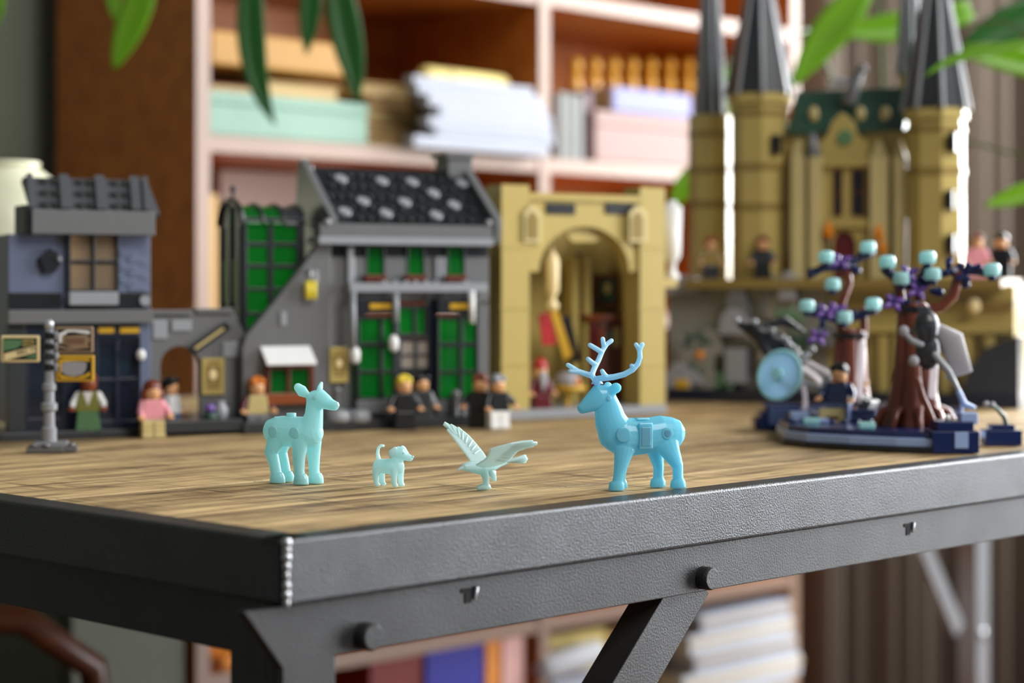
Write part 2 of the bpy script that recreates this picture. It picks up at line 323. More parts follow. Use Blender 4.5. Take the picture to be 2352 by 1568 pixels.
for px, py in ((850, 1462), (1628, 1328)):
    x, z = TF.at(px, py, 2)
    MB().cyl((x, 9, Z + z), (x, 0.6, Z + z), 5.6, 5.6, 24).cyl((x, 0.6, Z + z), (x, -0.6, Z + z), 5.6, 4.9, 24).build('bolt', M['raw_steel'], table, 0.2)
x, z = TF.at(2255, 1455, TW - 60)
MB().ball((x, TW - 62, Z + z), 7, 4, 7).build('bolt', M['weld'], table)
for px, py in ((1075, 1366), (2086, 1214)):
    x, z = TF.at(px, py, 5.8)
    MB().box(x - 2, x + 2, 5.6, 6.4, Z + z - 3.4, Z + z + 1.2).box(x - 4.2, x + 3.6, 5.6, 6.4, Z + z + 1.2, Z + z + 3).build('slot', M['hole'], table)
    MB().tube([(x + 4.6, 5.2, Z + z + 2.6), (x + 3.4, 5.2, Z + z - 2)], [1.0, 0.6]).build('slot_lip', M['weld'], table)

# ------------------------------------------------------------------ bookshelf and what stands on it
SF = Facade((SH.x, SH.y, 0), DA)
case = thing('bookshelf', (SH.x, SH.y, 0), DA, 'tall beech bookshelf with open compartments behind the table', 'bookshelf')
W, DEP, TH = 1037.0, 258.0, 18.0
for a in (0, W / 2 - TH / 2, W - TH): 
    pn = MB().box(a, a + TH, 0, DEP, 0, 1640).build('side_panel' if a != W / 2 - TH / 2 else 'divider', M['shelf_wood'], case, 0.6)
    MB().box(a, a + TH, -1.2, 0, 0, 1640).build('lit_edge_strip', M['pale_edge'], pn, 0.4)  # thin strip added so the board front looks brightly lit
SHELF = [Z + 875, Z + 665, Z + 460, Z + 257, Z + 66, Z - 117, Z - 300, Z - 500, Z - 690]
for zt in SHELF:
    for a in (TH, W / 2 + TH / 2): 
        bd = MB().box(a, a + W / 2 - 1.5 * TH, 1.5, DEP - 4, zt - TH, zt).build('shelf_board', M['shelf_wood'], case, 0.6)
        MB().box(a, a + W / 2 - 1.5 * TH, 0.3, 1.5, zt - TH, zt).build('lit_edge_strip', M['pale_edge'], bd, 0.4)
MB().box(TH, W - TH, DEP - 4, DEP, 30, 1640).build('back_panel', M['shelf_wood'], case)
def on_shelf(name, m, label, cat, px0, px1, py0, shelf, d0, dep, group=None, lift=0.0, tilt=0.0, roundness=1.2, pages=None, py1=None):
    """a thing on a shelf: px range and top row at depth d0 behind the shelf front"""
    xa, xb = SF.x(px0, d0), SF.x(px1, d0); zb = SHELF[shelf] + lift; zt = Z + SF.z((px0 + px1) / 2, py0, d0)
    t = thing(name, (SH + DV * ((xa + xb) / 2000) + EV * (d0 / 1000)).to_3d() + Vector((0, 0, zb / 1000)), DA + tilt, label, cat, group)
    h = zt - zb; wd = xb - xa
    if pages == 'flat':      # lying book: cover boards and page block
        MB().box(-wd / 2, wd / 2, 0, dep, 0, h * .12).build('cover', m, t, 0.5); MB().box(-wd / 2, wd / 2, 0, dep, h * .88, h).build('cover', m, t, 0.5)
        MB().box(-wd / 2 + 3, wd / 2 - 3, 3, dep - 3, h * .12, h * .88).build('page_block', M['old_pages'], t, 0.5)
    elif pages == 'spine':   # lying book with its spine to the front
        MB().box(-wd / 2, wd / 2, 0, dep, 0, h).build('cover', m, t, min(roundness * 3, h * .3))
        MB().box(-wd / 2 - .4, wd / 2 + .4, 2, dep - 2, h * .12, h * .88).build('page_block', M['old_pages'], t)
    elif pages == 'up':      # standing book
        MB().box(-wd / 2, wd / 2, 0, dep, 0, h).build('cover', m, t, min(roundness, wd * .3))
        MB().box(-wd * .38, wd * .38, 3, dep + .5, 2, h + .4).build('page_block', M['old_pages'], t)
    elif pages == 'box':
        MB().box(-wd / 2, wd / 2, 0, dep, 0, h * .72).build('box_body', m, t, roundness)
        MB().box(-wd / 2 - 1, wd / 2 + 1, -1, dep + 1, h * .7, h).build('lid', m, t, roundness)
    return t, zt
on_shelf('storage_box', M['mint_box_card'], 'mint green flat box under the mustard book on the shelf', 'box', 478, 845, 222, 3, 6, 180, pages='box', roundness=3)
b1, _z = on_shelf('old_book', M['red_cover'], 'dark red worn book between mint box and mustard book', 'book', 484, 620, 196, 3, 14, 150, lift=47, pages='flat')
on_shelf('old_book', M['tan_cover'], 'thick open-edged book with cream pages on the mint box', 'book', 604, 782, 192, 3, 10, 150, lift=47, pages='flat')
on_shelf('mustard_book', M['mustard_cover'], 'large mustard yellow folder lying on top of the left stack', 'book', 484, 800, 85, 3, 4, 170, lift=73, pages='spine')
zz = 0
for i, (c, h_, a, b) in enumerate((('tan_cover', 17, 832, 1000), ('brown_cover', 13, 842, 985), ('tan_cover', 18, 836, 1010), ('brown_cover', 12, 850, 990), ('tan_cover', 15, 830, 1005))):
    lab = ['bottom tan book', 'lowest brown book', 'middle tan book', 'upper brown book', 'topmost tan book'][i] + ' in the old stack beside the mint box'
    xa, xb = SF.x(a, 40), SF.x(b, 40)
    t = thing('stacked_book', (SH + DV * ((xa + xb) / 2000) + EV * 0.04).to_3d() + Vector((0, 0, (SHELF[3] + zz) / 1000)), DA + random.uniform(-3, 3), lab, 'book', 'old books stacked flat on the shelf')
    wd = (xb - xa); MB().box(-wd / 2, wd / 2, 0, 130, 0, 2.2).build('cover', M[c], t, .5); MB().box(-wd / 2, wd / 2, 0, 130, h_ - 2.2, h_).build('cover', M[c], t, .5)
    MB().box(-wd / 2 + 3, wd / 2 - 2, 3, 127, 2.2, h_ - 2.2).build('page_block', M['old_pages'], t); zz += h_ + .2
zz = 0
for i in range(7):
    a = [952, 1000, 985, 1010, 985, 960, 950][i]; b = [1262, 1275, 1270, 1268, 1255, 1240, 1225][i]; h_ = [13, 11, 11, 12, 12, 11, 9][i]
    xa, xb = SF.x(a, -24), SF.x(b, -24)
    t = thing('paper_bundle', (SH + DV * ((xa + xb) / 2000) + EV * -0.024).to_3d() + Vector((0, 0, (SHELF[3] + zz) / 1000)), DA,
              ['bottom', 'second lowest', 'third lowest', 'middle', 'third highest', 'second highest', 'topmost'][i] + ' white paper bundle in the pile before the divider', 'paper', 'white paper bundles piled on the shelf')
    wd = xb - xa; xr = min(wd / 2 - 1, W / 2 - TH / 2 - 2 - (xa + xb) / 2); MB().prism([(-wd / 2, 0), (wd / 2, 0), (wd / 2, 20), (xr, 20), (xr, 60), (-wd / 2 + 48, 60), (-wd / 2 + 48, 16), (-wd / 2, 16)], 0, h_, 'z').build('sheet_block', M['paper'], t, 3.0)
    MB().box(-wd / 2 + 6, wd / 2 - 8, -1.5, 22, h_ * .4, h_ * .6).build('loose_sheet', M['paper'], t)
    zz += h_ + .15
xa, xb = SF.x(1000, 5), SF.x(1195, 5)
t = thing('paper_roll', (SH + DV * ((xa + xb) / 2000) + EV * 0.03).to_3d() + Vector((0, 0, (SHELF[3] + 76) / 1000)), DA, 'pale yellow rolled bundle resting on the old book stack', 'roll')
MB().tube([(-(xb - xa) / 2 + 8, 0, 13), ((xb - xa) / 2 - 8, 0, 12)], [11, 11], 16).build('roll_body', M['cream_cover'], t)
MB().tube([(-30, 0, 12.6), (-24, 0, 12.6)], [11.6, 11.6], 16, cap=False).build('paper_band', M['old_pages'], t)
# right bay
for i, px in enumerate((1282, 1302, 1322)): on_shelf('notebook', M['grey_cover'], ['leftmost', 'middle', 'rightmost'][i] + ' of three grey upright notebooks beside the divider', 'book', px, px + 18, 212 + 3 * i, 3, 8, 90, 'grey notebooks by the divider', pages='up')
on_shelf('upright_book', M['plum_cover'], 'dark plum upright book next to the grey notebooks', 'book', 1342, 1362, 208, 3, 12, 88, pages='up')
t, zt = on_shelf('storage_box', M['pink_card'], 'pale pink box at the end of the right compartment', 'box', 1366, 1588, 262, 3, 4, 95, pages='box', roundness=3)
hb = (zt - SHELF[3])
t2, zt2 = on_shelf('patterned_book', M['lavender_cover'], 'lavender book with striped edge lying on the pink box', 'book', 1408, 1590, 208, 3, 8, 85, lift=hb + .3, pages='spine')
for i in range(7):
    x, z = SF.at(1322 + i * 43, 150, 122); hh = Z + z - SHELF[3]
    g = thing('gilt_ornament', (SH + DV * (x / 1000) + EV * 0.122).to_3d() + Vector((0, 0, SHELF[3] / 1000)), DA, 'gold round-headed ornament in the row behind the pink box, ' + ['first', 'second', 'third', 'fourth', 'fifth', 'sixth', 'seventh', 'eighth', 'ninth'][i] + ' from the divider', 'ornament', 'gold ornaments in the right compartment')
    MB().lathe([(8, 0), (8, 3), (4, 8), (4, hh - 44), (8, hh - 34), (7.5, hh - 18), (4, hh - 9)], seg=14).build('stem', M['gilt'], g)
    MB().ball((0, 0, hh), 8.8, 8.8, 11).build('head', M['gilt'], g)
on_shelf('small_book', M['tan_cover'], 'small tan book leaning at the left end behind the glasshouse', 'book', 478, 500, 446, 4, 10, 60, pages='up')
xa, xb = SF.x(505, 170), SF.x(800, 170)
t = thing('bay_panel', (SH + DV * ((xa + xb) / 2000) + EV * 0.17).to_3d() + Vector((0, 0, SHELF[4] / 1000)), DA, 'large pale panel standing behind the glasshouse on the shelf', 'panel')
MB().box(-(xb - xa) / 2, (xb - xa) / 2, 0, 4, 0, 168).build('panel_sheet', M['pale_panel'], t, .5); MB().box(-(xb - xa) / 2 + 20, (xb - xa) / 2 - 20, 4, 10, 20, 40).build('stiffener', M['pale_panel'], t, .3)  # plain pale sheet in front of the shelf back
# below the table
on_shelf('lying_book', M['orange_cover'], 'orange-yellow book low on the shelf below the table corner', 'book', 512, 640, 1500, 6, 6, 120, pages='spine')
def low(name, m, lab, cat, a, b, top, d, dep, grp=None): return on_shelf(name, m, lab, cat, a, b, top, 7, d, dep, grp, pages='up')
low('upright_book', M['red_cover'], 'dark red upright book on a low shelf under the table', 'book', 850, 972, 1492, 14, 120)
low('upright_book', M['blue_cover'], 'deep blue upright book on a low shelf under the table', 'book', 978, 1112, 1484, 10, 120)
low('upright_book', M['orange_cover'], 'thin orange upright book beside the deep blue book', 'book', 1116, 1150, 1466, 12, 120)
low('upright_book', M['rose_cover'], 'pink and cream upright book on a low shelf under the table', 'book', 1154, 1204, 1464, 10, 120)
low('upright_book', M['cream_cover'], 'cream yellow upright book right of the low divider', 'book', 1262, 1392, 1452, 30, 120)
low('upright_book', M['tan_cover'], 'tan upright book behind the white roll under the table', 'book', 1396, 1530, 1440, 40, 120)
x, z = SF.at(1330, 1500, -10)
t = thing('paper_roll', (SH + DV * (x / 1000) + EV * 0.010).to_3d() + Vector((0, 0, (Z + SF.z(1330, 1530, 0) - 16) / 1000)), DA, 'white paper roll low on the shelf under the table', 'roll')
MB().tube([(-48, -6, 21), (44, -6, 28)], [16, 16], 16).build('roll_body', M['white_cover'], t); MB().box(-42, 40, -16, 4, -200 + 6, 6).build('prop_block', M['paper'], t, 1)
zz = 0
for i in range(6):
    a, b = [(1560, 1836), (1590, 1828), (1575, 1840), (1600, 1830), (1585, 1826), (1610, 1822)][i]; h_ = [32, 28, 30, 26, 26, 24][i]
    xa, xb = SF.x(a, -10), SF.x(b, -10)
    t = thing('magazine_stack', (SH + DV * ((xa + xb) / 2000) + EV * -0.008).to_3d() + Vector((0, 0, (SHELF[7] + zz) / 1000)), DA + random.uniform(-1.5, 1.5),
              ['lowest', 'second lowest', 'third lowest', 'third highest', 'second highest', 'topmost'][i] + ' white bundle of magazines piled at the low right shelf', 'magazines', 'white magazine bundles under the table')
    wd = xb - xa; MB().box(-wd / 2, wd / 2, 0, 110, 0, h_).build('sheet_block', M['paper' if i % 2 else 'white_cover'], t, 2.5)
    MB().box(-wd / 2 + 3, wd / 2 + 2, -1.5, 100, h_ * .55, h_ * .7).build('loose_sheet', M['old_pages'], t); zz += h_ + .15

# ------------------------------------------------------------------ curtain, vase, chair, plants
cu = MB(); n = 150; vs = []
c0 = SH + DV * 1.10 + EV * 0.06
for j in range(2):
    for i in range(n + 1):
        s = i / n * 1500; wv = 22 * math.sin(s / 19) + 12 * math.sin(s / 7.3 + 1) + 10 * math.sin(s / 41 + j * .3)
        vs.append((s, wv, 8 if j == 0 else 2300))
cu.add(vs, [(i, i + 1, n + 2 + i, n + 1 + i) for i in range(n)], True)
co = cu.build('curtain', M['curtain_cloth']); co.location = (c0.x, c0.y, 0); co.rotation_euler = (0, 0, da)
so = co.modifiers.new('t', 'SOLIDIFY'); so.thickness = 0.003; tag(co, 'heavy taupe curtain hanging in folds right of the bookshelf', 'curtain')
g = ground(12, 941)
v = thing('ceramic_vase', g, 0, 'pale cream ceramic vase behind the slate roofed toy shop', 'vase')
MB().lathe([(34, 0), (38, 4), (52, 60), (60, 110), (58, 150), (46, 180), (28, 194), (24, 196)], seg=32).build('vase_body', M['ceramic_cream'], v)
MB().lathe([(23, 195), (27, 196), (28, 198), (27, 200), (22, 200)], seg=32).build('vase_lip', M['ceramic_cream'], v)
# chair under the table
cw = world(95, 1500, 1.62)
ch = thing('wooden_chair', (cw.x - .135, 1.70, 0), 20, 'dark bentwood chair tucked below the table on the left', 'chair')
MB().lathe([(180, 436), (195, 440), (198, 450), (190, 460), (60, 462)], seg=36).build('seat', M['chair_wood'], ch)
for a in (45, 135, 225, 315):
    c, s_ = math.cos(math.radians(a)), math.sin(math.radians(a)); MB().tube([(150 * c, 150 * s_, 436), (190 * c, 190 * s_, 12)], [16, 11], 12).build('leg', M['chair_wood'], ch)
MB().tube([(-165 + 0, -40, 440), (-150, -60, 520), (-90, -72, 566), (0, -76, 578), (90, -72, 566), (150, -60, 520), (165, -40, 440)], [13] * 7, 12).build('backrest', M['chair_wood'], ch)
MB().tube([(-95, -66, 460), (-50, -72, 520), (0, -74, 532), (50, -72, 520), (95, -66, 460)], [10] * 5, 12).build('back_loop', M['chair_wood'], ch)

cb0 = SH + DV * -0.150 + EV * 0.016
cb = thing('low_cabinet', (cb0.x, cb0.y, 0), DA, 'sage green low cabinet standing left of the bookshelf below table height', 'cabinet')
MB().box(0, 145, 2, 235, 40, 560).build('cabinet_body', M['sage_paint'], cb, 1); MB().box(6, 139, -12, 2, 46, 552).build('door', M['sage_paint'], cb, 1); MB().box(0, 145, -14, 238, 560, 578).build('cabinet_top', M['sage_paint'], cb, 1); MB().box(8, 137, 10, 230, 0, 40).build('plinth', M['sage_paint'], cb)
MB().cyl((125, -12, 330), (125, -26, 330), 6, 8, 16).build('knob', M['raw_steel'], cb)
def leaf(parent, pts, wd, m, org, face=(0, -1, 0)):
    """a blade through world points, widest in the middle, folded along its rib"""
    P = [Vector(p) - org for p in pts]; n = 14; mb = MB(); vs = []
    def bez(t):
        q = [p.copy() for p in P]
        while len(q) > 1: q = [q[i].lerp(q[i + 1], t) for i in range(len(q) - 1)]
        return q[0]
    F = Vector(face)
    for i in range(n + 1):
        t = i / n; p = bez(t); tg = (bez(min(t + .02, 1)) - bez(max(t - .02, 0))).normalized(); sd = tg.cross(F).normalized()
        wq = wd * max(0.04, math.sin(math.pi * min(1, t * 0.86 + 0.14)) ** 0.8) / 2
        for k, f in ((-1, 0.25), (-.5, .05), (0, -.12), (.5, .05), (1, .25)): vs.append((p + sd * wq * k - F * wq * f * -1) * 1000)
    mb.add(vs, [(i * 5 + k, i * 5 + k + 1, i * 5 + k + 6, i * 5 + k + 5) for i in range(n) for k in range(4)], True)
    o = mb.build('leaf', m, parent); s = o.modifiers.new('t', 'SOLIDIFY'); s.thickness = 0.0008; return o
def plant(name, org, label, m, leaves, pot):
    o = thing(name, org, 0, label, 'plant')
    MB().lathe(pot, seg=28).build('pot', M['pot_clay'], o); rt = Vector((0, 0, pot[-1][1] * .001))
    MB().lathe([(pot[-1][0] * .9, pot[-1][1] - 8), (pot[-1][0] * .9, pot[-1][1] - 5)], seg=20).build('soil', M['floor_boards'], o)
    for pts, wd, mm in leaves:
        tip0 = Vector(pts[0]) - org
        mid = rt.lerp(tip0, .5); mid.z = max(rt.z, tip0.z) + .06
        MB().tube([tuple(q * 1000) for q in (rt, rt.lerp(mid, .6) + Vector((0, 0, .02)), mid, tip0.lerp(mid, .3) + Vector((0, 0, .012)), tip0)], [2.2, 2, 1.6, 1.4, 1.2], 8).build('stem', M['leaf_dark'], o)
        leaf(o, pts, wd, mm, org)
    return o
YL = 1.93
pw = SH + DV * 0.20 + EV * 0.10
def wp(l, Y=YL): return [world(px, py, Y) for px, py in l]
plant('trailing_plant', Vector((pw.x, pw.y, (SHELF[1]) * .001)), 'potted trailing plant whose long blades hang before the bookshelf', None, [
    (wp([(345, -60), (318, 20), (285, 90), (262, 160)], 1.9), 0.030, M['leaf_bright']),
    (wp([(255, -40), (262, 0), (262, 45)], 1.9), 0.014, M['leaf_bright']),
    (wp([(580, -80), (572, 40), (570, 180), (632, 285)]), 0.028, M['leaf_dark']),
    (wp([(722, -80), (716, 0), (708, 60), (704, 125)]), 0.022, M['leaf_dark']),
    (wp([(775, -80), (780, 40), (812, 130), (822, 238)]), 0.032, M['leaf_dark']),
    (wp([(-40, -60), (-20, 0), (-10, 60)], 1.9), 0.03, M['leaf_bright'])],
    [(44, 0), (48, 6), (62, 96), (66, 104), (64, 110)])
plant('tall_plant', Vector((0.449, 2.33, T)), 'tall potted plant with broad bright leaves behind the yellow castle', None, [
    (wp([(1985, -30), (1940, 40), (1880, 90), (1816, 205)], 1.95), 0.038, M['leaf_bright']),
    (wp([(2230, 20), (2140, 60), (2030, 70), (1900, 72)], 1.98), 0.034, M['leaf_bright']),
    (wp([(2380, 90), (2300, 120), (2190, 110), (2122, 178)], 1.56), 0.008, M['leaf_bright']),
    (wp([(2420, 0), (2330, 50), (2260, 80), (2200, 130)], 1.9), 0.034, M['leaf_dark']),
    (wp([(2440, 170), (2360, 140), (2270, 125), (2190, 110)], 1.9), 0.028, M['leaf_bright']),
    (wp([(2420, 420), (2360, 440), (2310, 455), (2262, 472)], 1.8), 0.018, M['leaf_bright']),
    (wp([(1660, 150), (1640, 240), (1655, 280), (1672, 315)], 1.98), 0.020, M['leaf_bright']),
    (wp([(1600, 380), (1575, 420), (1555, 450), (1545, 480)], 1.98), 0.020, M['leaf_bright'])],
    [(50, 0), (54, 6), (66, 110), (72, 122), (70, 130)])

# ------------------------------------------------------------------ translucent animal figures
def hoof(mb, x, y, l=7.4, w_=5.2, h=4.2):
    mb.tube([(x, y, 0), (x, y, h * .55), (x - (l * .04), y, h)], [l / 2, l / 2 * .95, l / 2 * .76], 20, cap=False, rb=[w_ / 2, w_ / 2 * .95, w_ / 2 * .8])
def limb(mb, pts, seg=14):
    mb.tube([p[:3] for p in pts], [p[3] for p in pts], seg, rb=[p[4] for p in pts])
# stag: heading local -x
st = thing('stag_figure', ground(1475, 1121), 20, 'translucent blue toy stag with branching antlers on the planks', 'toy animal', 'translucent animal figures on the table')
b = MB()
limb(b, [(15.5, 0, 26.5, 8.0, 6.0), (10, 0, 26.6, 8.8, 6.6), (4, 0, 25.8, 8.9, 6.4), (-3, 0, 25.2, 9.1, 6.4), (-10, 0, 25.2, 9.8, 6.9), (-15.5, 0, 27, 8.2, 6.0)], 20)
limb(b, [(-13.5, 0, 27, 9.5, 6.2), (-17.0, 0, 34, 8.0, 5.2), (-18.2, 0, 40, 6.8, 4.6), (-18.8, 0, 45, 4.8, 4.0)], 20)
limb(b, [(-18.4, 0, 46.2, 4.6, 4.2), (-22.6, 0, 45.4, 6.0, 4.6), (-26.5, 0, 42.4, 4.8, 3.9), (-31.6, 0, 39.6, 2.7, 2.5)], 18)
limb(b, [(-18.6, -3.0, 47.2, 2.2, 1.3), (-15.8, -4.8, 49.6, 2.8, 1.3)], 12); limb(b, [(-18.6, 3.0, 47.2, 2.2, 1.3), (-15.8, 4.8, 49.6, 2.8, 1.3)], 12)
limb(b, [(-11, -3.6, 20, 5.6, 3.0), (-12.6, -3.8, 13, 3.9, 2.8), (-14, -4, 7.5, 2.8, 2.5), (-14.6, -4, 4.5, 2.7, 2.5)]); hoof(b, -15.2, -4, 8.6, 6.2, 4.6)
limb(b, [(-8, 3.6, 20, 5.0, 3.0), (-9, 3.8, 13, 3.6, 2.8), (-9.6, 4, 7.5, 2.7, 2.5), (-9.8, 4, 4.5, 2.6, 2.5)]); hoof(b, -10.2, 4, 8.2, 6.2, 4.6)
limb(b, [(11.5, -3.4, 22, 6.6, 3.2), (14.6, -3.8, 15.5, 4.4, 2.9), (17.2, -4, 10.5, 2.9, 2.5), (17.4, -4, 4.5, 2.6, 2.5)]); hoof(b, 17.4, -4, 8.4, 6.2, 4.4)
limb(b, [(8.5, 3.4, 20, 5.6, 3.2), (9.6, 3.8, 14, 3.6, 2.8), (10.6, 4, 9.5, 2.7, 2.5), (10.4, 4, 4.5, 2.6, 2.5)]); hoof(b, 10.2, 4, 8.4, 6.2, 4.4)
b.build('body', M['stag_aqua'], st, remesh=0.36, smooth=5)
def ax(cx, cy, y): return ((((cx - 805) / 19.4) + y * 0.342) / 0.94, y, (1500 - cy) / 19.4)
a = MB()
def tine(l, r0, r1): n_ = len(l); a.tube([ax(*p) for p in l], [1.2 * (r0 + (r1 - r0) * i / (n_ - 1)) for i in range(n_)], 10)
tine([(372, 498, 0), (362, 455, -1.5), (430, 446, -4), (520, 436, -6.5), (620, 410, -9), (700, 365, -11), (748, 310, -12), (768, 250, -12.5), (764, 180, -12.5), (788, 128, -12.5)], 1.35, 1.0)
tine([(764, 185, -12.5), (745, 155, -12.5), (728, 128, -12.4)], 1.0, .9); tine([(715, 352, -11.4), (700, 338, -11.4), (688, 328, -11.2)], 1.1, .95); tine([(460, 440, -5), (432, 410, -5), (414, 378, -5)], 1.2, .95)
tine([(372, 498, 0), (345, 455, 1.6), (320, 425, 3), (350, 360, 5.5), (395, 280, 8), (430, 200, 9.5), (470, 140, 10.5), (520, 104, 11)], 1.35, 1.0)
tine([(448, 170, 10), (440, 125, 10), (434, 84, 10)], 1.05, .95); tine([(425, 215, 9), (370, 178, 8.4), (308, 142, 8)], 1.15, 1.0); tine([(362, 330, 6), (318, 298, 5.4), (286, 270, 5)], 1.15, .95)
tine([(330, 430, 3), (260, 410, 4.2), (190, 385, 5.2), (140, 352, 6), (96, 326, 7)], 1.25, .95); tine([(200, 390, 5), (150, 386, 4.6), (112, 384, 4)], 1.1, .9)
a.cyl(ax(372, 505, 0), ax(372, 480, 0), 3.0, 2.4, 16)
a.build('antlers', M['antler_pale'], st, remesh=0.3, smooth=3)
MB().cyl((-12.8, -6.2, 27), (-12.8, -7.0, 27), 3.7, 3.6, 28).build('hub_disc', M['stag_aqua'], st, .15)
rg = MB(); rg.cyl((10.6, -6.0, 27), (10.6, -6.75, 27), 3.0, 2.9, 28); rg.build('hub_disc', M['stag_aqua'], st, .15); MB().cyl((10.6, -6.7, 27), (10.6, -7.0, 27), 1.8, 1.7, 24).build('hub_pin', M['stag_aqua'], st, .1)
MB().box(-4.6, 2.8, -6.9, -5, 19.6, 32.4).build('saddle_insert', M['stag_aqua'], st, .5); MB().box(-3.4, 1.6, -7.1, -6.5, 21, 30.4).build('saddle_window', M['stag_aqua'], st, .3)
MB().box(-4.2, 2.4, -3.6, 3.6, 33.4, 34.5).build('saddle_socket', M['stag_aqua'], st, .4)
MB().cyl((-19.4, -4.2, 44.6), (-19.4, -4.75, 44.6), 1.3, 1.2, 20).build('eye', M['stag_aqua'], st, .1); MB().cyl((-19.4, 4.2, 44.6), (-19.4, 4.75, 44.6), 1.3, 1.2, 20).build('eye', M['stag_aqua'], st, .1)
# doe: heading local +x
dn = thing('doe_figure', ground(675, 1108), -32, 'translucent mint toy doe with a stud on its back', 'toy animal', 'translucent animal figures on the table')
b = MB()
limb(b, [(-12.5, 0, 25.6, 6.8, 5.6), (-8.5, 0, 25.6, 7.6, 6.4), (0, 0, 25.4, 7.6, 6.3), (7, 0, 25.2, 7.9, 6.4), (11.5, 0, 25.6, 6.8, 5.4)], 20)
b.box(-10, 9, -3.4, 3.4, 28, 33.1)
limb(b, [(9.6, 0, 25.5, 7.9, 5.9), (11.6, 0, 30, 6.0, 5.0), (12.8, 0, 35, 4.8, 4.3), (13.3, 0, 42, 4.3, 3.8)], 18)
limb(b, [(12.8, 0, 42.2, 4.5, 4.1), (16.8, 0, 42.7, 4.9, 4.2), (20.0, 0, 41.2, 3.9, 3.5), (23.0, 0, 40.0, 2.9, 2.8), (25.6, 0, 39.4, 2.5, 2.4)], 18)
limb(b, [(10.8, -3, 44.5, 1.8, 1.2), (8.4, -4.2, 46.4, 3.3, 1.1), (6.6, -5.0, 48.2, 2.5, .9)], 12); limb(b, [(13.0, 3.2, 45.2, 1.5, 1.3), (13.3, 4.4, 48, 1.2, 1.9), (13.5, 5.2, 50.3, .7, 1.0)], 12)
for y, fx, hx in ((-4.1, 6.6, -8.0), (4.1, 9.6, -8.6)):
    limb(b, [(fx, y * .8, 21, 5.0, 2.9), (fx - .2, y, 13, 3.5, 2.6), (fx, y, 7, 2.9, 2.5), (fx + .4, y, 3.5, 3.0, 2.5)]); hoof(b, fx + 1.2, y, 9.0, 6.2, 4.6)
    limb(b, [(hx - 1, y * .8, 21, 5.2, 2.9), (hx - 3.2, y, 14.5, 3.9, 2.7), (hx - 1.0, y, 9, 3.0, 2.5), (hx + .2, y, 3.5, 3.0, 2.5)]); hoof(b, hx + .8, y, 9.0, 6.2, 4.6)
b.build('body', M['doe_aqua'], dn, remesh=0.32, smooth=3)
MB().cyl((-1.6, 0, 33), (-1.6, 0, 35), 2.45, 2.45, 28).build('back_stud', M['doe_aqua'], dn, .15)
for x in (-8.4, 5.2): MB().cyl((x, -5.8, 25.6), (x, -6.75, 25.6), 3.0, 2.9, 28).build('hub_disc', M['doe_aqua'], dn, .15)
MB().cyl((16, -3.6, 43.2), (16, -4.4, 43.2), 1.1, 1.0, 20).build('eye', M['pup_aqua'], dn, .1); MB().cyl((16, 3.6, 43.2), (16, 4.4, 43.2), 1.1, 1.0, 20).build('eye', M['pup_aqua'], dn, .1)
MB().tube([(26.9, 0, 40.4), (27.5, 0, 39.6)], [1.2, 1.0], 12).build('nose', M['pup_aqua'], dn)
# pup: heading local +x
dg = thing('dog_figure', ground(893, 1117), -25, 'small translucent pale aqua toy puppy with a raised tail', 'toy animal', 'translucent animal figures on the table')
b = MB()
limb(b, [(-5.6, 0, 10.2, 3.4, 2.9), (-2, 0, 9.9, 3.7, 3.0), (2.5, 0, 9.8, 4.1, 3.3), (5, 0, 10.2, 3.8, 3.0)], 16)
limb(b, [(4.4, 0, 11.5, 3.3, 2.8), (5.6, 0, 15, 2.8, 2.6)], 14)
limb(b, [(5.0, 0, 16.6, 3.5, 3.3), (8, 0, 16.4, 3.3, 3.1), (10.2, 0, 14.9, 2.0, 1.9), (12.0, 0, 14.4, 1.6, 1.6)], 14)
limb(b, [(5.0, -2.6, 19.0, 1.1, .9), (3.6, -3.6, 17.4, 1.7, .8), (3.4, -3.9, 15.4, 1.2, .7)], 10); limb(b, [(6.2, 2.6, 19.4, 1.1, .9), (6.4, 3.7, 18.6, 1.4, .8), (6.4, 4.0, 17, 1.0, .7)], 10)
limb(b, [(-5.6, 0, 13, 1.2, 1.2), (-6.3, 0, 16, .95, .95), (-5.8, 0, 18.8, .8, .8), (-4.4, 0, 20.1, .75, .75), (-3, 0, 20.0, .7, .7)], 10)
for y, fx, hx in ((-2.1, 4.0, -5.6), (2.1, 5.4, -4.6)):
    limb(b, [(fx, y * .8, 9, 2.4, 1.7), (fx, y, 5, 1.6, 1.4), (fx + .2, y, 1.9, 1.5, 1.4)]); limb(b, [(fx + .3, y, 1.0, 1.0, 1.3), (fx + 1.4, y, .95, .95, 1.2)])
    limb(b, [(hx, y * .8, 9, 2.6, 1.7), (hx - .6, y, 5.4, 1.7, 1.4), (hx - .2, y, 1.9, 1.4, 1.3)]); limb(b, [(hx, y, 1.0, 1.0, 1.3), (hx + 1.0, y, .95, .95, 1.2)])
b.build('body', M['pup_aqua'], dg, remesh=0.22, smooth=3)
MB().ball((13.3, 0, 15.1), .75, .8, .6).build('nose', M['doe_aqua'], dg)
for y in (-2.2, 2.2): MB().ball((9.2, y, 16.9), .5).build('eye', M['doe_aqua'], dg)
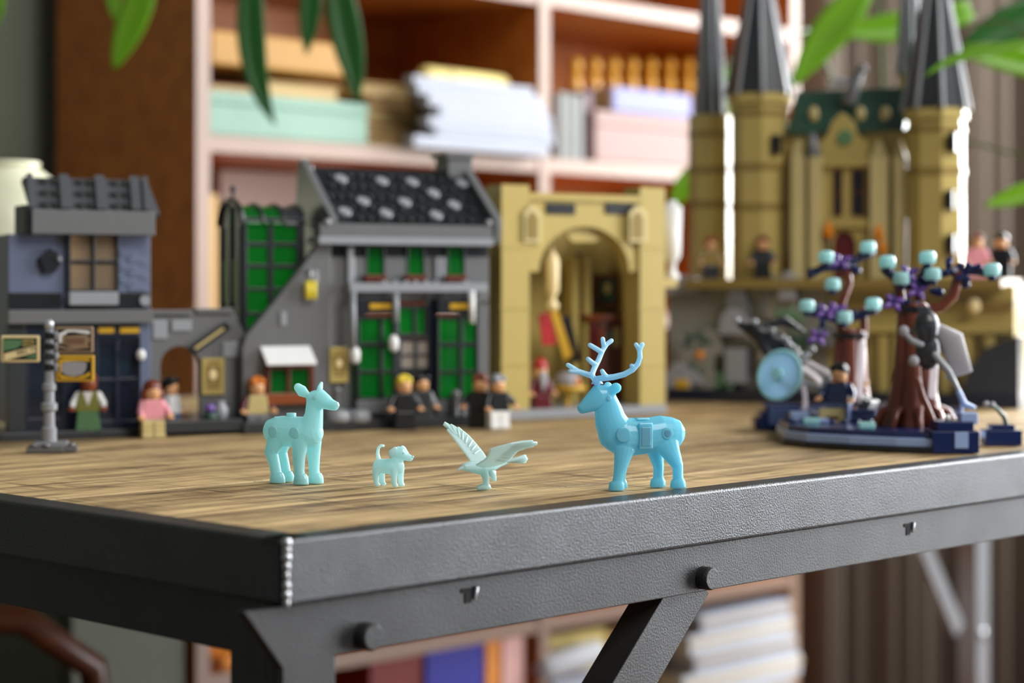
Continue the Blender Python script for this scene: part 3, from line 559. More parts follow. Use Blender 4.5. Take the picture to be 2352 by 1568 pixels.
# eagle: heading local -x
eg = thing('eagle_figure', ground(1112, 1123), 40, 'translucent pale aqua toy eagle with raised wings', 'toy animal', 'translucent animal figures on the table')
ks = 8.252 * 4.74
def ep(cx, cy, yy=0.0, slope=None, sg=-1):
    X = (cx - 1010) / ks; zz_ = (1435 - cy) / ks
    if slope: yy = sg * (zz_ - 8.6) / slope
    return ((X + yy * 0.643) / 0.766, yy, zz_)
b = MB()
def el(l, seg=14): b.tube([p[:3] for p in l], [p[3] for p in l], seg, rb=[p[4] for p in l])
el([ep(650, 985) + (2.0, 2.1), ep(730, 985) + (2.5, 2.5), ep(830, 1000) + (3.0, 3.1), ep(950, 1025) + (3.5, 3.7), ep(1120, 1005) + (3.1, 3.3), ep(1300, 960) + (2.0, 2.4), ep(1440, 935) + (1.4, 1.8)], 16)
el([ep(620, 995) + (1.2, 1.3), ep(550, 1015) + (.75, .8), ep(510, 1040) + (.4, .4)], 10)
for y in (-1.5, 1.5):
    el([ep(1010, 1090, y) + (2.4, 1.7), ep(1040, 1200, y) + (2.0, 1.6), ep(1050, 1330, y) + (1.6, 1.5)], 10)
    el([ep(1090, 1390, y) + (1.2, 1.3), ep(980, 1385, y) + (1.4, 1.3), ep(890, 1400, y) + (.9, 1.0)], 8)
el([ep(1080, 1410, 0) + (.65, 3.2), ep(920, 1410, 0) + (.65, 3.0)], 10)
b.build('body', M['pup_aqua'], eg, remesh=0.25, smooth=3)
def wing(outline, slope, sg, feathers):
    P = [Vector(ep(x, y, 0, slope, sg)) for x, y in outline]
    nrm = Vector((0, -sg * slope, 1)).normalized(); n_ = len(P); mb = MB()
    mb.add([p + nrm * .45 for p in P] + [p - nrm * .45 for p in P], [tuple(range(n_)), tuple(range(n_, 2 * n_))[::-1]] + [(i, n_ + i, n_ + (i + 1) % n_, (i + 1) % n_) for i in range(n_)])
    bm = bmesh.new(); me = mb.mesh('wing'); bm.from_mesh(me); bmesh.ops.recalc_face_normals(bm, faces=bm.faces); bm.to_mesh(me); bm.free()
    o = bpy.data.objects.new('wing', me); COL.objects.link(o); me.materials.append(M['pup_aqua']); o.parent = eg; bv = o.modifiers.new('b', 'BEVEL'); bv.width = .00025; bv.segments = 2
    for (x0, y0, x1, y1, r) in feathers:
        p, q = Vector(ep(x0, y0, 0, slope, sg)), Vector(ep(x1, y1, 0, slope, sg))
        f = MB(); f.tube([p + nrm * .3, p.lerp(q, .5) + nrm * .35, q + nrm * .25], [r * .8, r, r * .55], 8, rb=[.5, .5, .3])
        f.build('feather', M['pup_aqua'], o)
wing([(860, 930), (1010, 830), (1085, 750), (1118, 660), (1140, 580), (1320, 525), (1520, 475), (1720, 448), (1925, 442), (1945, 478), (2015, 490), (2015, 530), (1950, 548), (1945, 580), (1790, 600), (1770, 620), (1690, 640), (1640, 670), (1600, 720), (1560, 770), (1530, 820), (1480, 870), (1400, 920), (1320, 950), (1180, 985), (1000, 1000)], 0.52, -1,
     [(1560, 500, 1915, 462, .8), (1560, 525, 1995, 512, .8), (1540, 555, 1930, 562, .8), (1500, 580, 1775, 605, .8), (1450, 620, 1680, 640, .8), (1420, 660, 1610, 700, .8), (1380, 700, 1560, 760, .8), (1330, 760, 1510, 820, .8), (1270, 820, 1450, 885, .8)])
wing([(780, 985), (715, 865), (500, 610), (380, 470), (270, 352), (310, 345), (200, 258), (225, 215), (330, 275), (345, 258), (460, 325), (500, 322), (590, 395), (690, 470), (800, 580), (900, 690), (1010, 815), (1060, 900), (1000, 985)], 0.75, 1,
     [(420, 440, 225, 240, .8), (460, 450, 350, 275, .8), (520, 500, 480, 335, .8), (580, 550, 580, 400, .8), (640, 610, 680, 480, .8), (700, 680, 770, 570, .8), (760, 740, 850, 650, .8), (810, 800, 930, 740, .8)])
for k, (dy, ty) in enumerate(((-2.4, 850), (-1.2, 885), (0, 920), (1.2, 950), (2.4, 985))):
    MB().tube([ep(1430, 935, dy * .5), ep(1640, (935 + ty) / 2, dy), ep(1815 - abs(dy) * 12, ty, dy * 1.4)], [.8, 1.0, .9], 8, rb=[.9, 1.0, .9]).build('tail_feather', M['pup_aqua'], eg)
for y in (-2.0, 2.0): MB().tube([ep(1110, 1070, y), ep(1180, 1160, y), ep(1210, 1270, y)], [2.0, 2.1, 1.0], 10, rb=.9).build('leg_feather', M['pup_aqua'], eg)

# ------------------------------------------------------------------ block toy figures
def figure(loc, yaw, label, hair, torso, legs, arm=None, style='short', skirt=False, z=0.0, skin='skin_plastic', cape=None, la=(10, 25), ra=(10, 25), beard=None, collar=None, hat=None, group='block toy figures standing on the street'):
    o = thing('toy_figure', loc, yaw, label, 'toy figure', group); arm = arm or torso
    if skirt: MB().prism([(-7.9, 0), (7.9, 0), (6.4, 12.2), (-6.4, 12.2)], -5, 4, 'y').build('skirt', M[legs], o, .5)
    else:
        for sx in (-1, 1): MB().box(sx * .25, sx * 7.7, -4.6, 3.8, 0, 3).box(sx * .25, sx * 7.5, -3.8, 3.6, 3, 10.5).build('leg', M[legs], o, .5)
        MB().box(-7.7, 7.7, -3.6, 3.6, 9.8, 12.2).build('hips', M[legs], o, .4)
    MB().prism([(-7.8, 12.2), (7.8, 12.2), (5.9, 25), (-5.9, 25)], -3.9, 3.9, 'y').build('torso', M[torso], o, .5)
    if collar: MB().prism([(-3.2, 25.1), (3.2, 25.1), (0, 16)], -4.3, -3.8, 'y').build('shirt_front', M[collar], o, .1)
    for sx, (fw, out) in ((-1, la), (1, ra)):
        f = math.radians(fw); ou = math.radians(out); s0 = Vector((sx * 6.4, 0, 23)); e = s0 + Vector((sx * math.sin(ou) * 6.5, -math.sin(f) * 3, -6.5 * math.cos(ou))); h_ = e + Vector((sx * .6, -3.2 - math.sin(f) * 2, -3.4))
        MB().tube([s0, e, e.lerp(h_, .6)], [2.5, 2.4, 1.8], 12).build('arm', M[arm], o)
        hd = MB(); hd.tube([h_ + Vector((1.5, .6, .4)), h_ + Vector((1.6, -1.4, -.4)), h_ + Vector((.6, -2.6, -.8))], [.85] * 3, 8); hd.tube([h_ + Vector((-1.5, .6, .4)), h_ + Vector((-1.6, -1.4, -.4)), h_ + Vector((-.6, -2.6, -.8))], [.85] * 3, 8)
        hd.ball(h_ + Vector((0, .8, .5)), 1.9, 1.4, 1.6); hd.build('hand', M[skin], o)
    hdm = MB().lathe([(2.5, 25), (3.6, 25.3), (5.0, 26.5), (5.15, 31), (4.9, 33), (3.6, 34), (2.4, 34.2)], seg=20).build('head', M[skin], o)
    for sx in (-1, 1): MB().ball((sx * 1.7, -4.85, 30.2), .55, .35, .6).build('eye', M['black_plastic'], hdm)
    MB().tube([(-1.5, -4.85, 27.8), (0, -5.05, 27.4), (1.5, -4.85, 27.8)], [.25, .3, .25], 6).build('mouth', M['maroon_plastic'], hdm)
    if beard: MB().tube([(0, -4.4, 28.4), (0, -5.2, 24), (0, -5, 16)], [3.4, 3.6, .8], 14, rb=[1.8, 1.7, .7]).build('beard', M[beard], o)
    if style == 'short': MB().ball((0, .8, 33.0), 6.0, 5.8, 5.4).ball((0, 2.4, 30.4), 5.7, 4.0, 4.6).ball((-3, -3.0, 34.4), 2.6, 2.4, 2.2).ball((2.2, -3.4, 34.8), 3, 2.4, 2).build('hair', M[hair], o, remesh=.5, smooth=3)
    if style == 'long': MB().ball((0, .8, 33.0), 6.2, 6.0, 5.4).ball((0, 3.4, 27), 6.6, 3.6, 8.5).ball((-5, .6, 27.5), 2.6, 3, 6).ball((5, .6, 27.5), 2.6, 3, 6).build('hair', M[hair], o, remesh=.5, smooth=3)
    if hat: MB().lathe([(5.6, 33), (5.8, 33.6), (5.2, 36), (4.2, 39), (2.6, 41)], seg=20).build('hat', M[hat], o)
    if cape: MB().prism([(-7.5, 24.6), (7.5, 24.6), (9.6, 2), (-9.6, 2)], 4.2, 5.2, 'y').build('cape', M[cape], o, .3)
    return o
def on_street(px, d, z): x = FS.x(px, d); v = FS.u * x * .001 + FS.n * d * .001; return G0 + Vector((v.x, v.y, z * .001))
G0 = ground(560, 990); FS = Facade(G0, 28.0)
figure(on_street(203, -8, max(0.0, FS.z(169, 990, -14)) + .05), 8, 'toy figure in an olive top with a long green skirt under the hanging signs', 'hair_brown_plastic', 'olive_plastic', 'moss_plastic', 'white_plastic', skirt=True, collar='white_plastic', skin='rust_plastic', la=(20, 30), ra=(20, 30))
figure(ground(350, 1005), 25, 'toy figure with long auburn hair, pink top and khaki trousers', 'hair_brown_plastic', 'pink_plastic', 'khaki_plastic', 'pink_plastic', 'long', la=(30, 15), ra=(30, 30))
figure(ground(392, 991), 70, 'dark-haired toy figure in jeans behind the pink-topped one', 'hair_black_plastic', 'white_plastic', 'denim_plastic', 'light_grey_plastic')
figure(ground(590, 991), 22, 'orange-haired toy figure in a tan sweater and rust jacket', 'hair_orange_plastic', 'khaki_plastic', 'dark_grey_plastic', 'maroon_plastic', la=(15, 30), ra=(15, 34))
figure(ground(928, 985), 18, 'blond toy figure in a black robe before the shop door', 'hair_blond_plastic', 'black_plastic', 'black_plastic', 'black_plastic', skirt=True, la=(15, 34), ra=(15, 34))
figure(ground(968, 979), 28, 'dark-haired toy figure in a grey coat beside the blond one', 'hair_black_plastic', 'charcoal_plastic', 'charcoal_plastic', 'dark_grey_plastic', skirt=True)
figure(ground(1103, 981), -10, 'toy figure in a long black coat at the right end of the dark shop', 'hair_brown_plastic', 'black_plastic', 'black_plastic', 'black_plastic', skirt=True, la=(15, 40), ra=(20, 40), cape='black_plastic')
figure(ground(1143, 983), 30, 'toy figure with white trousers and dark jacket beside the yellow column', 'light_grey_plastic', 'black_plastic', 'white_plastic', 'black_plastic', ra=(25, 45))

# ------------------------------------------------------------------ street of toy shops (one line of facades)
SY = 28.0
G0 = ground(560, 990); FS = Facade(G0, SY)
def shop(name, px, label):
    x = FS.x(px); o = thing(name, G0 + Vector((FS.u.x * x * .001, FS.u.y * x * .001, 0)), SY, label, 'toy building'); o['dx'] = x
    class P: pass
    p = P(); p.o = o; p.x = x
    def part(nm, m, a, b, y0, y1, d0, d1, bev=.25, parent=None): 
        mb = MB(); FS.box(mb, a, b, y0, y1, d0, d1)
        for v in mb.v: v.x -= x
        return mb.build(nm, M[m], parent or o, bev)
    def poly(nm, m, pts, d0, d1, bev=.25, parent=None):
        mb = MB(); FS.poly(mb, pts, d0, d1)
        for v in mb.v: v.x -= x
        return mb.build(nm, M[m], parent or o, bev)
    def free(nm, m, mb, bev=0, parent=None):
        for v in mb.v: v.x -= x
        return mb.build(nm, M[m], parent or o, bev)
    p.part, p.poly, p.free = part, poly, free
    return p
def window(p, a, b, y0, y1, d, cols, rows, frame, pane, fw=5, name='window'):
    """frame bars around a grid of panes; cols and rows are lists of pixel spans"""
    xs = sorted({a, b} | {q for c in cols for q in c}); o = None
    mb = MB()
    for u0, u1 in [(a, cols[0][0])] + [(c0[1], c1[0]) for c0, c1 in zip(cols, cols[1:])] + [(cols[-1][1], b)]: FS.box(mb, u0, u1, y0, y1, d, d + 3.5)
    for v0, v1 in [(y0, rows[0][0])] + [(r0[1], r1[0]) for r0, r1 in zip(rows, rows[1:])] + [(rows[-1][1], y1)]: FS.box(mb, a, b, v0, v1, d + .3, d + 3.2)
    o = p.free(name, frame, mb, .25)
    for c in cols:
        for r in rows: p.part('pane', pane, c[0] - 1, c[1] + 1, r[0] - 1, r[1] + 1, d + 1.4, d + 2.4, 0, parent=o)
    return o
# --- dark shop with dotted roof
s = shop('dark_toy_shop', 935, 'dark grey toy shop with dotted black roof and green windows')
s.part('base_plate', 'charcoal_plastic', 560, 1128, 962, 986, -22, 76)
s.part('wall', 'dark_grey_plastic', 748, 842, 590, 968, 0, 6); s.part('wall', 'dark_grey_plastic', 884, 936, 590, 690, 0, 6); s.part('wall', 'dark_grey_plastic', 976, 1028, 590, 690, 0, 6); s.part('wall', 'dark_grey_plastic', 1068, 1122, 590, 700, 0, 6)
s.part('dark_recess', 'black_plastic', 765, 1122, 562, 592, 1, 8); s.part('wall', 'dark_grey_plastic', 842, 1068, 642, 692, 1, 6)  # black strip paints the shaded recess under the eave
s.part('wall', 'dark_grey_plastic', 1098, 1122, 690, 970, 0, 30)
s.part('side_wall', 'dark_grey_plastic', 748, 756, 545, 968, 6, 74); s.part('side_wall', 'dark_grey_plastic', 1112, 1122, 560, 968, 30, 74)
s.part('upper_floor', 'charcoal_plastic', 756, 1114, 668, 680, 8, 72)
for a, b in ((842, 884), (936, 976), (1028, 1068)):
    wdw = window(s, a, b, 564, 638, -1, [(a + 2, b - 2)], [(569, 633)], 'black_plastic', 'green_pane')
    s.part('sill', 'brown_plastic', a - 3, b + 6, 631, 646, -5, 3, parent=wdw)
for a in (812, 1006, 1018): s.part('lamp_post', 'light_grey_plastic', a - 4, a + 4, 590, 640, -3, 0)
s.part('lamp_post', 'light_grey_plastic', 800, 812, 566, 660, -4, 0)
# eave, roof, gables
s.part('eave', 'dark_grey_plastic', 735, 1130, 516, 546, -9, 10); s.part('eave_lip', 'light_grey_plastic', 733, 1133, 545, 562, -12, 9)
D0, D1 = -6.0, 46.0
zA, zB = FS.z(930, 517, D0), FS.z(930, 390, D1)
rf = MB().prism([(D0, zA), (D1, zB), (D1 + 5, zB - 2), (D0 + 6, zA - 4)], FS.x(740, 20), FS.x(1102, 20), 'x'); roof = s.free('roof', 'black_plastic', rf, .3)
nrm = Vector((0, -(zB - zA), D1 - D0)).normalized()
def roofpt(px, py): v = (517 - py) / 127.0; d = D0 + (D1 - D0) * v; return Vector((FS.x(px, d) - s.x, d, zA + (zB - zA) * v))
sm_ = MB().cyl((0, 0, -.5), tuple(nrm * 1.6), 2.45, 2.4, 14).build('stud', M['black_plastic'], roof)
big = MB().cyl((0, 0, -.5), tuple(nrm * 2.2), 5.0, 4.6, 18).build('dot_tile', M['light_grey_plastic'], roof)
pts = [roofpt(px, py) for px, py in ((782, 418), (876, 421), (945, 421), (1060, 421), (994, 446), (833, 468), (928, 468), (1041, 472), (791, 492), (885, 494), (1000, 496))]
big.location = pts[0] * .001; copies(big, pts[1:], roof)
sp = [roofpt(756 + 23 * i + (r % 2) * 4, 408 + 24 * r) for r in range(5) for i in range(15)]
sp = [q for q in sp if all((q - b_).length > 7.2 for b_ in pts)]
sm_.location = sp[0] * .001; copies(sm_, sp[1:], roof)
s.free('gable_edge', 'dark_grey_plastic', MB().prism([(D0 - 3, zA - 1), (D0 - 3, zA + 5), (D1, zB + 6), (D1 + 6, zB + 2), (60, zA - 12), (D0, zA - 12)], FS.x(1096, 20), FS.x(1112, 20), 'x'), .3)
s.free('gable_edge', 'dark_grey_plastic', MB().prism([(D0 - 3, zA - 1), (D0 - 3, zA + 5), (D1, zB + 6), (D1 + 6, zB + 2), (60, zA - 12), (D0, zA - 12)], FS.x(722, 20), FS.x(738, 20), 'x'), .3)
for px, py, d in ((713, 388, 46), (752, 510, -9), (1122, 512, -9)):
    x, z = FS.at(px, py, d); s.free('finial', 'light_grey_plastic', MB().ball((x, d, z), 2.6))
s.part('chimney', 'dark_grey_plastic', 1030, 1085, 356, 440, 40, 62); s.part('chimney_cap', 'dark_grey_plastic', 1026, 1089, 352, 362, 37, 65)
# ledge and ground floor
led = s.part('ledge', 'light_grey_plastic', 804, 1120, 650, 670, -12, 2)
st1 = MB().cyl((0, 0, 0), (0, 0, 1.8), 2.4, 2.4, 14).build('stud', M['light_grey_plastic'], led)
lp = [(FS.x(px, -6) - s.x, -6, FS.z(960, 650, -6)) for px in (880, 905, 930, 952, 975, 998, 1066)]; st1.location = [c * .001 for c in lp[0]]; copies(st1, lp[1:], led)
R3 = [(734, 786), (796, 850), (858, 912)]
window(s, 820, 910, 726, 918, -8, [(826, 872), (880, 904)], R3, 'black_plastic', 'green_pane')
window(s, 1004, 1100, 726, 918, -8, [(1010, 1055), (1063, 1094)], R3, 'black_plastic', 'green_pane')
window(s, 912, 982, 700, 774, -2, [(917, 950), (957, 977)], [(708, 766)], 'charcoal_plastic', 'green_pane')
dr = s.part('door', 'charcoal_plastic', 914, 1000, 846, 966, 1, 4)
window(s, 918, 994, 778, 848, -1.5, [(923, 953), (959, 990)], [(784, 812), (818, 844)], 'charcoal_plastic', 'clear_pane', name='door_window')
for a, b in ((822, 908), (1006, 1092)):
    sb_ = s.part('name_board', 'black_plastic', a, b, 686, 722, -9, -3); s.part('gold_lettering', 'gold_plastic', a + 28, b - 8, 697, 709, -9.6, -9, 0, parent=sb_)
    s.part('bay_base', 'dark_grey_plastic', a - 2, b + 4, 918, 950, -9, 4); s.part('bay_base', 'charcoal_plastic', a, b, 950, 966, -7, 4)
s.part('pilaster', 'navy_plastic', 986, 1004, 690, 962, -3, 4); s.part('pilaster', 'navy_plastic', 908, 914, 690, 962, -3, 4)
for px, y0, y1, m in ((811, 668, 800, 'light_grey_plastic'), (1084, 668, 742, 'white_plastic'), (909, 672, 740, 'light_grey_plastic')):
    x = FS.x(px, -13); s.free('down_pipe', m, MB().cyl((x, -13, FS.z(px, y1, -13)), (x, -13, FS.z(px, y0, -13)), 2.2, 2.2, 14))
for px, py in ((904, 788), (815, 815)):
    x, z = FS.at(px, py, -13); s.free('lantern', 'white_plastic', MB().lathe([(1.5, -6), (3.4, -4), (3.8, 2), (2.2, 5), (.8, 6)], (x, -13, z), 14))
for px in (775, 822):
    x, z = FS.at(px, 970, -16); s.free('planter', 'light_grey_plastic', MB().lathe([(8, 0), (9.2, 2), (8.4, 7), (6, 9)], (x, -16, z), 18))
for px, h_ in ((772, 26), (1046, 24), (1062, 18), (1086, 22)):
    x, z = FS.at(px, 972, -14); s.free('bollard', 'dark_grey_plastic', MB().lathe([(4, 0), (4, 2), (2.6, 3), (2.6, h_ - 5), (3.8, h_ - 3), (2, h_)], (x, -14, z), 16))
# sloped stair wall and its window
s.poly('stair_wall', 'dark_grey_plastic', [(558, 972), (760, 972), (760, 546), (742, 546), (700, 606), (640, 682), (566, 772), (558, 800)], -3, 5)
x, z = FS.at(714, 665, -8); lm = s.free('wall_lamp', 'silver_plastic', MB().cyl((x, -8, z + 6), (x, -8, z + 14), 1.1).box(x - 1, x + 1, -8, -3, z + 12, z + 14))
for dx in (-2.2, 2.2): s.free('lamp_glass', 'lamp_yellow', MB().cyl((x + dx, -8, z - 6.5), (x + dx, -8, z + 6), 2.1, 2.1, 14), parent=lm)
s.part('wall_slot', 'light_grey_plastic', 645, 658, 716, 748, -4.2, -3); s.part('wall_slot', 'light_grey_plastic', 721, 732, 622, 650, -4.2, -3)
aw = MB().prism([(-16, FS.z(664, 838, -16)), (-16, FS.z(664, 832, -16)), (-3, FS.z(664, 794, -3)), (-3, FS.z(664, 802, -3))], FS.x(606, -10), FS.x(720, -10), 'x'); s.free('awning', 'white_plastic', aw, .2)
wd_ = window(s, 612, 722, 838, 930, -6, [(622, 660), (668, 710)], [(848, 902)], 'brown_plastic', 'green_pane'); s.part('window_sill', 'rust_plastic', 608, 726, 904, 928, -12, -3, parent=wd_)
def poster(p, a, b, y0, y1, d):
    o = p.part('notice', 'tan_plastic', a, b, y0, y1, d, d + 1, .2); am, ym = (a + b) / 2, (y0 + y1) / 2; h_ = y1 - y0; ww = b - a
    p.part('picture_field', 'dark_tan_plastic', a + ww * .18, b - ww * .18, y0 + h_ * .2, y1 - h_ * .26, d - .3, d, 0, parent=o)
    x, z = FS.at(am, y0 + h_ * .46, d - .6); p.free('portrait_mark', 'cream_plastic', MB().ball((x, d - .35, z), ww * .055, .3, ww * .07), parent=o)
    p.part('caption_line', 'brown_plastic', a + ww * .2, b - ww * .2, y0 + h_ * .79, y0 + h_ * .83, d - .3, d, 0, parent=o); p.part('caption_line', 'brown_plastic', a + ww * .25, b - ww * .25, y0 + h_ * .1, y0 + h_ * .14, d - .3, d, 0, parent=o)
poster(s, 758, 800, 797, 878, -4.5)
# --- glasshouse behind the stair wall
s = shop('toy_glasshouse', 600, 'dark toy glasshouse with arched gable and green panes')
DG = 10
cols = [(568, 616), (628, 682)]; rows = [(510, 556), (566, 606), (616, 660), (668, 716), (724, 770)]
window(s, 560, 700, 500, 950, DG, cols, rows, 'charcoal_plastic', 'green_pane', name='glazed_side')
xg, zt_, zb_ = FS.x(560, DG), FS.z(560, 505, DG), 0
zbp = FS.z(844, 962, -22) + .1
gp = [(DG, zbp), (DG + 44, zbp)] + [(DG + 22 + 22 * math.cos(t_ * math.pi / 10), zt_ - 2 + 15 * math.sin(t_ * math.pi / 10)) for t_ in range(11)]
s.free('gable_frame', 'charcoal_plastic', MB().prism(gp, xg - 1, xg + 1.5, 'x'), .3)
for i in range(2):
    for j in range(3): s.free('pane', 'green_pane', MB().box(xg - 1.8, xg - .6, DG + 6 + i * 17, DG + 19 + i * 17, 16 + j * 36, 46 + j * 36))
for yy in (DG + 2, DG + 21, DG + 40): s.free('gable_bar', 'black_plastic', MB().box(xg - 3, xg - .8, yy, yy + 3, zbp, zt_ + (10 if yy == DG + 21 else -4)))
ar = [(DG + 22 + 23.5 * math.cos(t_ * math.pi / 12), zt_ - 2 + 16.5 * math.sin(t_ * math.pi / 12)) for t_ in range(13)]
s.free('arch_bar', 'black_plastic', MB().tube([(xg - 2, y_, z_) for y_, z_ in ar], 2.0, 8)); s.free('rose_pane', 'green_pane', MB().cyl((xg - 2.2, DG + 22, zt_ + 2), (xg - .8, DG + 22, zt_ + 2), 4.2))
s.free('finial', 'black_plastic', MB().lathe([(3, -2), (1.2, 2), (1, 5), (2.4, 8), (1, 10)], (xg, DG + 22, zt_ + 14.5), 12))
for i in range(3):
    xa = FS.x(560 + i * 47, DG); xb = FS.x(560 + i * 47 + 42, DG)
    rp = [(DG + 22 + 22 * math.cos(t_ * math.pi / 10), zt_ - 2 + 13 * math.sin(t_ * math.pi / 10)) for t_ in range(11)]
    s.free('roof_panel', 'green_pane' if i < 2 else 'charcoal_plastic', MB().prism(rp + [(y_, z_ - 2) for y_, z_ in rp[::-1]], xa, xb, 'x'))
    s.free('roof_rib', 'charcoal_plastic', MB().tube([(xb + 1, y_, z_ + .6) for y_, z_ in rp], 1.4, 8))
# --- archway wall
s = shop('toy_archway', 450, 'grey toy archway wall with a leaning sign between the shops')
ah = [(414 + 46 * math.cos(t_ * math.pi / 12), 840 - 46 * math.sin(t_ * math.pi / 12)) for t_ in range(13)]
s.poly('wall', 'dark_grey_plastic', [(560, 970), (560, 762), (536, 716), (450, 716), (428, 722), (352, 716), (338, 735), (338, 970), (368, 970)] + ah[::-1] + [(460, 970)], 8, 13)
s.part('coping', 'dark_grey_plastic', 352, 440, 712, 722, 5, 23); s.part('coping', 'dark_grey_plastic', 452, 536, 708, 718, 5, 23)
s.part('base_plate', 'charcoal_plastic', 340, 556, 966, 992, -20, 60)
for (a, b, c, d_) in ((352, 384, 735, 778), (512, 548, 785, 820), (395, 440, 735, 760)): s.part('smooth_tile', 'light_grey_plastic', a, b, c, d_, 6.6, 8)
sg = s.poly('leaning_sign', 'black_plastic', [(430, 800), (520, 738), (532, 752), (444, 816)], 5, 7); s.poly('gold_lettering', 'khaki_plastic', [(446, 799), (512, 752), (516, 756), (450, 803)], 4.5, 5, 0, parent=sg)
poster(s, 464, 516, 822, 906, 6)
x, z = FS.at(482, 968, -8); s.free('flower_pot', 'dark_green_plastic', MB().lathe([(4, 0), (5, 2), (5.4, 6)], (x, -8, z), 14)); s.free('flower', 'purple_plastic', MB().ball((x, -8, z + 9), 3.4)); 
x, z = FS.at(506, 968, -6); s.free('urn', 'light_grey_plastic', MB().lathe([(3, 0), (5, 4), (5.4, 9), (3, 12), (3.6, 14)], (x, -6, z), 16))
# --- left shop
s = shop('slate_roof_toy_shop', 205, 'blue-grey toy bookshop with slate roof and navy shopfront')
s.part('base_plate', 'charcoal_plastic', 0, 338, 990, 1020, -14, 74)
for a, b in ((20, 155), (270, 345)): s.part('wall', 'sand_blue_plastic', a, b, 538, 718, 4, 12)
for i in range(6): s.part('wall_brick', 'sand_blue_plastic', 276 + (i % 2) * 20, 312 + (i % 2) * 24, 575 + i * 16, 589 + i * 16, 3.2, 4.2)
window(s, 152, 274, 532, 670, 1, [(163, 211), (219, 266)], [(541, 597), (606, 664)], 'black_plastic', 'smoke_pane')
s.part('window_sill', 'light_grey_plastic', 160, 272, 670, 700, -6, 3); s.part('wall', 'black_plastic', 152, 274, 698, 712, 3, 10)
for a, b in ((20, 142), (274, 344)): s.part('trim_panel', 'black_plastic', a, b, 671, 708, 1, 4.5)
em = s.poly('emblem', 'black_plastic', [(90, 592), (116, 570), (134, 580), (142, 604), (126, 626), (104, 628)], -1, 4); x, z = FS.at(136, 595, -2); s.free('emblem_stud', 'light_grey_plastic', MB().ball((x, -2, z), 1.7), parent=em)
x, z = FS.at(333, 690, 0); s.free('wall_stud', 'light_grey_plastic', MB().cyl((x, 4, z), (x, -1, z), 3.6))
s.part('floor_ledge', 'dark_grey_plastic', 20, 352, 712, 742, -6, 14)
s.part('eave', 'dark_grey_plastic', 74, 356, 484, 538, -9, 14); s.part('eave_end', 'black_plastic', 56, 76, 470, 540, -6, 20)
d0, d1 = -5.0, 24.0; za, zb = FS.z(205, 488, d0), FS.z(205, 410, d1)
slr = s.free('roof', 'slate_plastic', MB().prism([(d0, za), (d1, zb), (d1 + 6, zb - 3), (d0 + 6, za - 4)], FS.x(58, 18), FS.x(344, 18), 'x'), .3)
nr = Vector((0, -(zb - za), d1 - d0)).normalized()
def rp2(px, py): v = (488 - py) / 76.0; d = d0 + (d1 - d0) * v; return Vector((FS.x(px, d) - s.x, d, za + (zb - za) * v))
hs_ = MB().cyl((0, 0, -.4), tuple(nr * 1.0), 3.4, 3.3, 14).build('socket', M['black_plastic'], slr)
pp = [rp2(px + (460 - py) * -.05, py) for px in (102, 128, 184, 208, 264, 290) for py in (422, 448, 474)]; hs_.location = pp[0] * .001; copies(hs_, pp[1:], slr)
for px in (72, 150, 232, 312, 336):
    a_, b_ = rp2(px, 486), rp2(px - 6, 412)
    M4 = None; rb_ = MB(); n_ = nr * 3.4; hx = Vector((6.5 if px not in (72, 336) else 4.0, 0, 0)); rb_.add([a_ - hx / 2, a_ + hx / 2, b_ + hx / 2, b_ - hx / 2, a_ - hx / 2 + n_, a_ + hx / 2 + n_, b_ + hx / 2 + n_, b_ - hx / 2 + n_], [(0, 3, 2, 1), (4, 5, 6, 7), (0, 1, 5, 4), (1, 2, 6, 5), (2, 3, 7, 6), (3, 0, 4, 7)]); rb_.build('roof_rib', M['slate_plastic'], slr, .3)
s.part('side_wall', 'sand_blue_plastic', 20, 40, 538, 972, 12, 70); s.part('side_wall', 'sand_blue_plastic', 330, 345, 538, 972, 14, 70)
# ground floor front
s.part('corner_post', 'sand_blue_plastic', 322, 346, 742, 1012, 0, 10); s.part('corner_post', 'charcoal_plastic', 20, 58, 742, 1012, 0, 10)
s.part('fascia', 'navy_plastic', 58, 322, 742, 778, 0, 8)
for a, b in ((226, 268), (276, 326)): s.part('gold_lettering', 'gold_plastic', a, b - 6, 752, 764, -.6, 0, 0)
window(s, 58, 150, 778, 1012, 2, [(66, 142)], [(788, 960)], 'navy_plastic', 'dark_pane'); window(s, 216, 322, 778, 1012, 2, [(224, 264), (272, 314)], [(788, 868), (878, 965)], 'navy_plastic', 'dark_pane')
s.part('door', 'navy_plastic', 150, 216, 778, 1012, 4, 7); s.part('back_wall', 'navy_plastic', 40, 330, 742, 975, 56, 60)
for k, (a, b, c, d_, m) in enumerate(((58, 142, 846, 872, 'rust_plastic'), (58, 140, 876, 898, 'dark_tan_plastic'), (226, 262, 800, 866, 'dark_tan_plastic'), (226, 258, 884, 930, 'rust_plastic'), (272, 312, 890, 920, 'gold_plastic'), (70, 120, 905, 935, 'navy_plastic'))):
    s.part('display_book', m, a, b, c, d_, 10, 24)
s.part('display_shelf', 'brown_plastic', 58, 330, 936, 944, 8, 34)
x, z = FS.at(325, 815, -5); s.free('door_lamp', 'white_plastic', MB().ball((x, -4, z), 3.2, 3.2, 4).cyl((x, -4, z), (x, 2, z), 1))

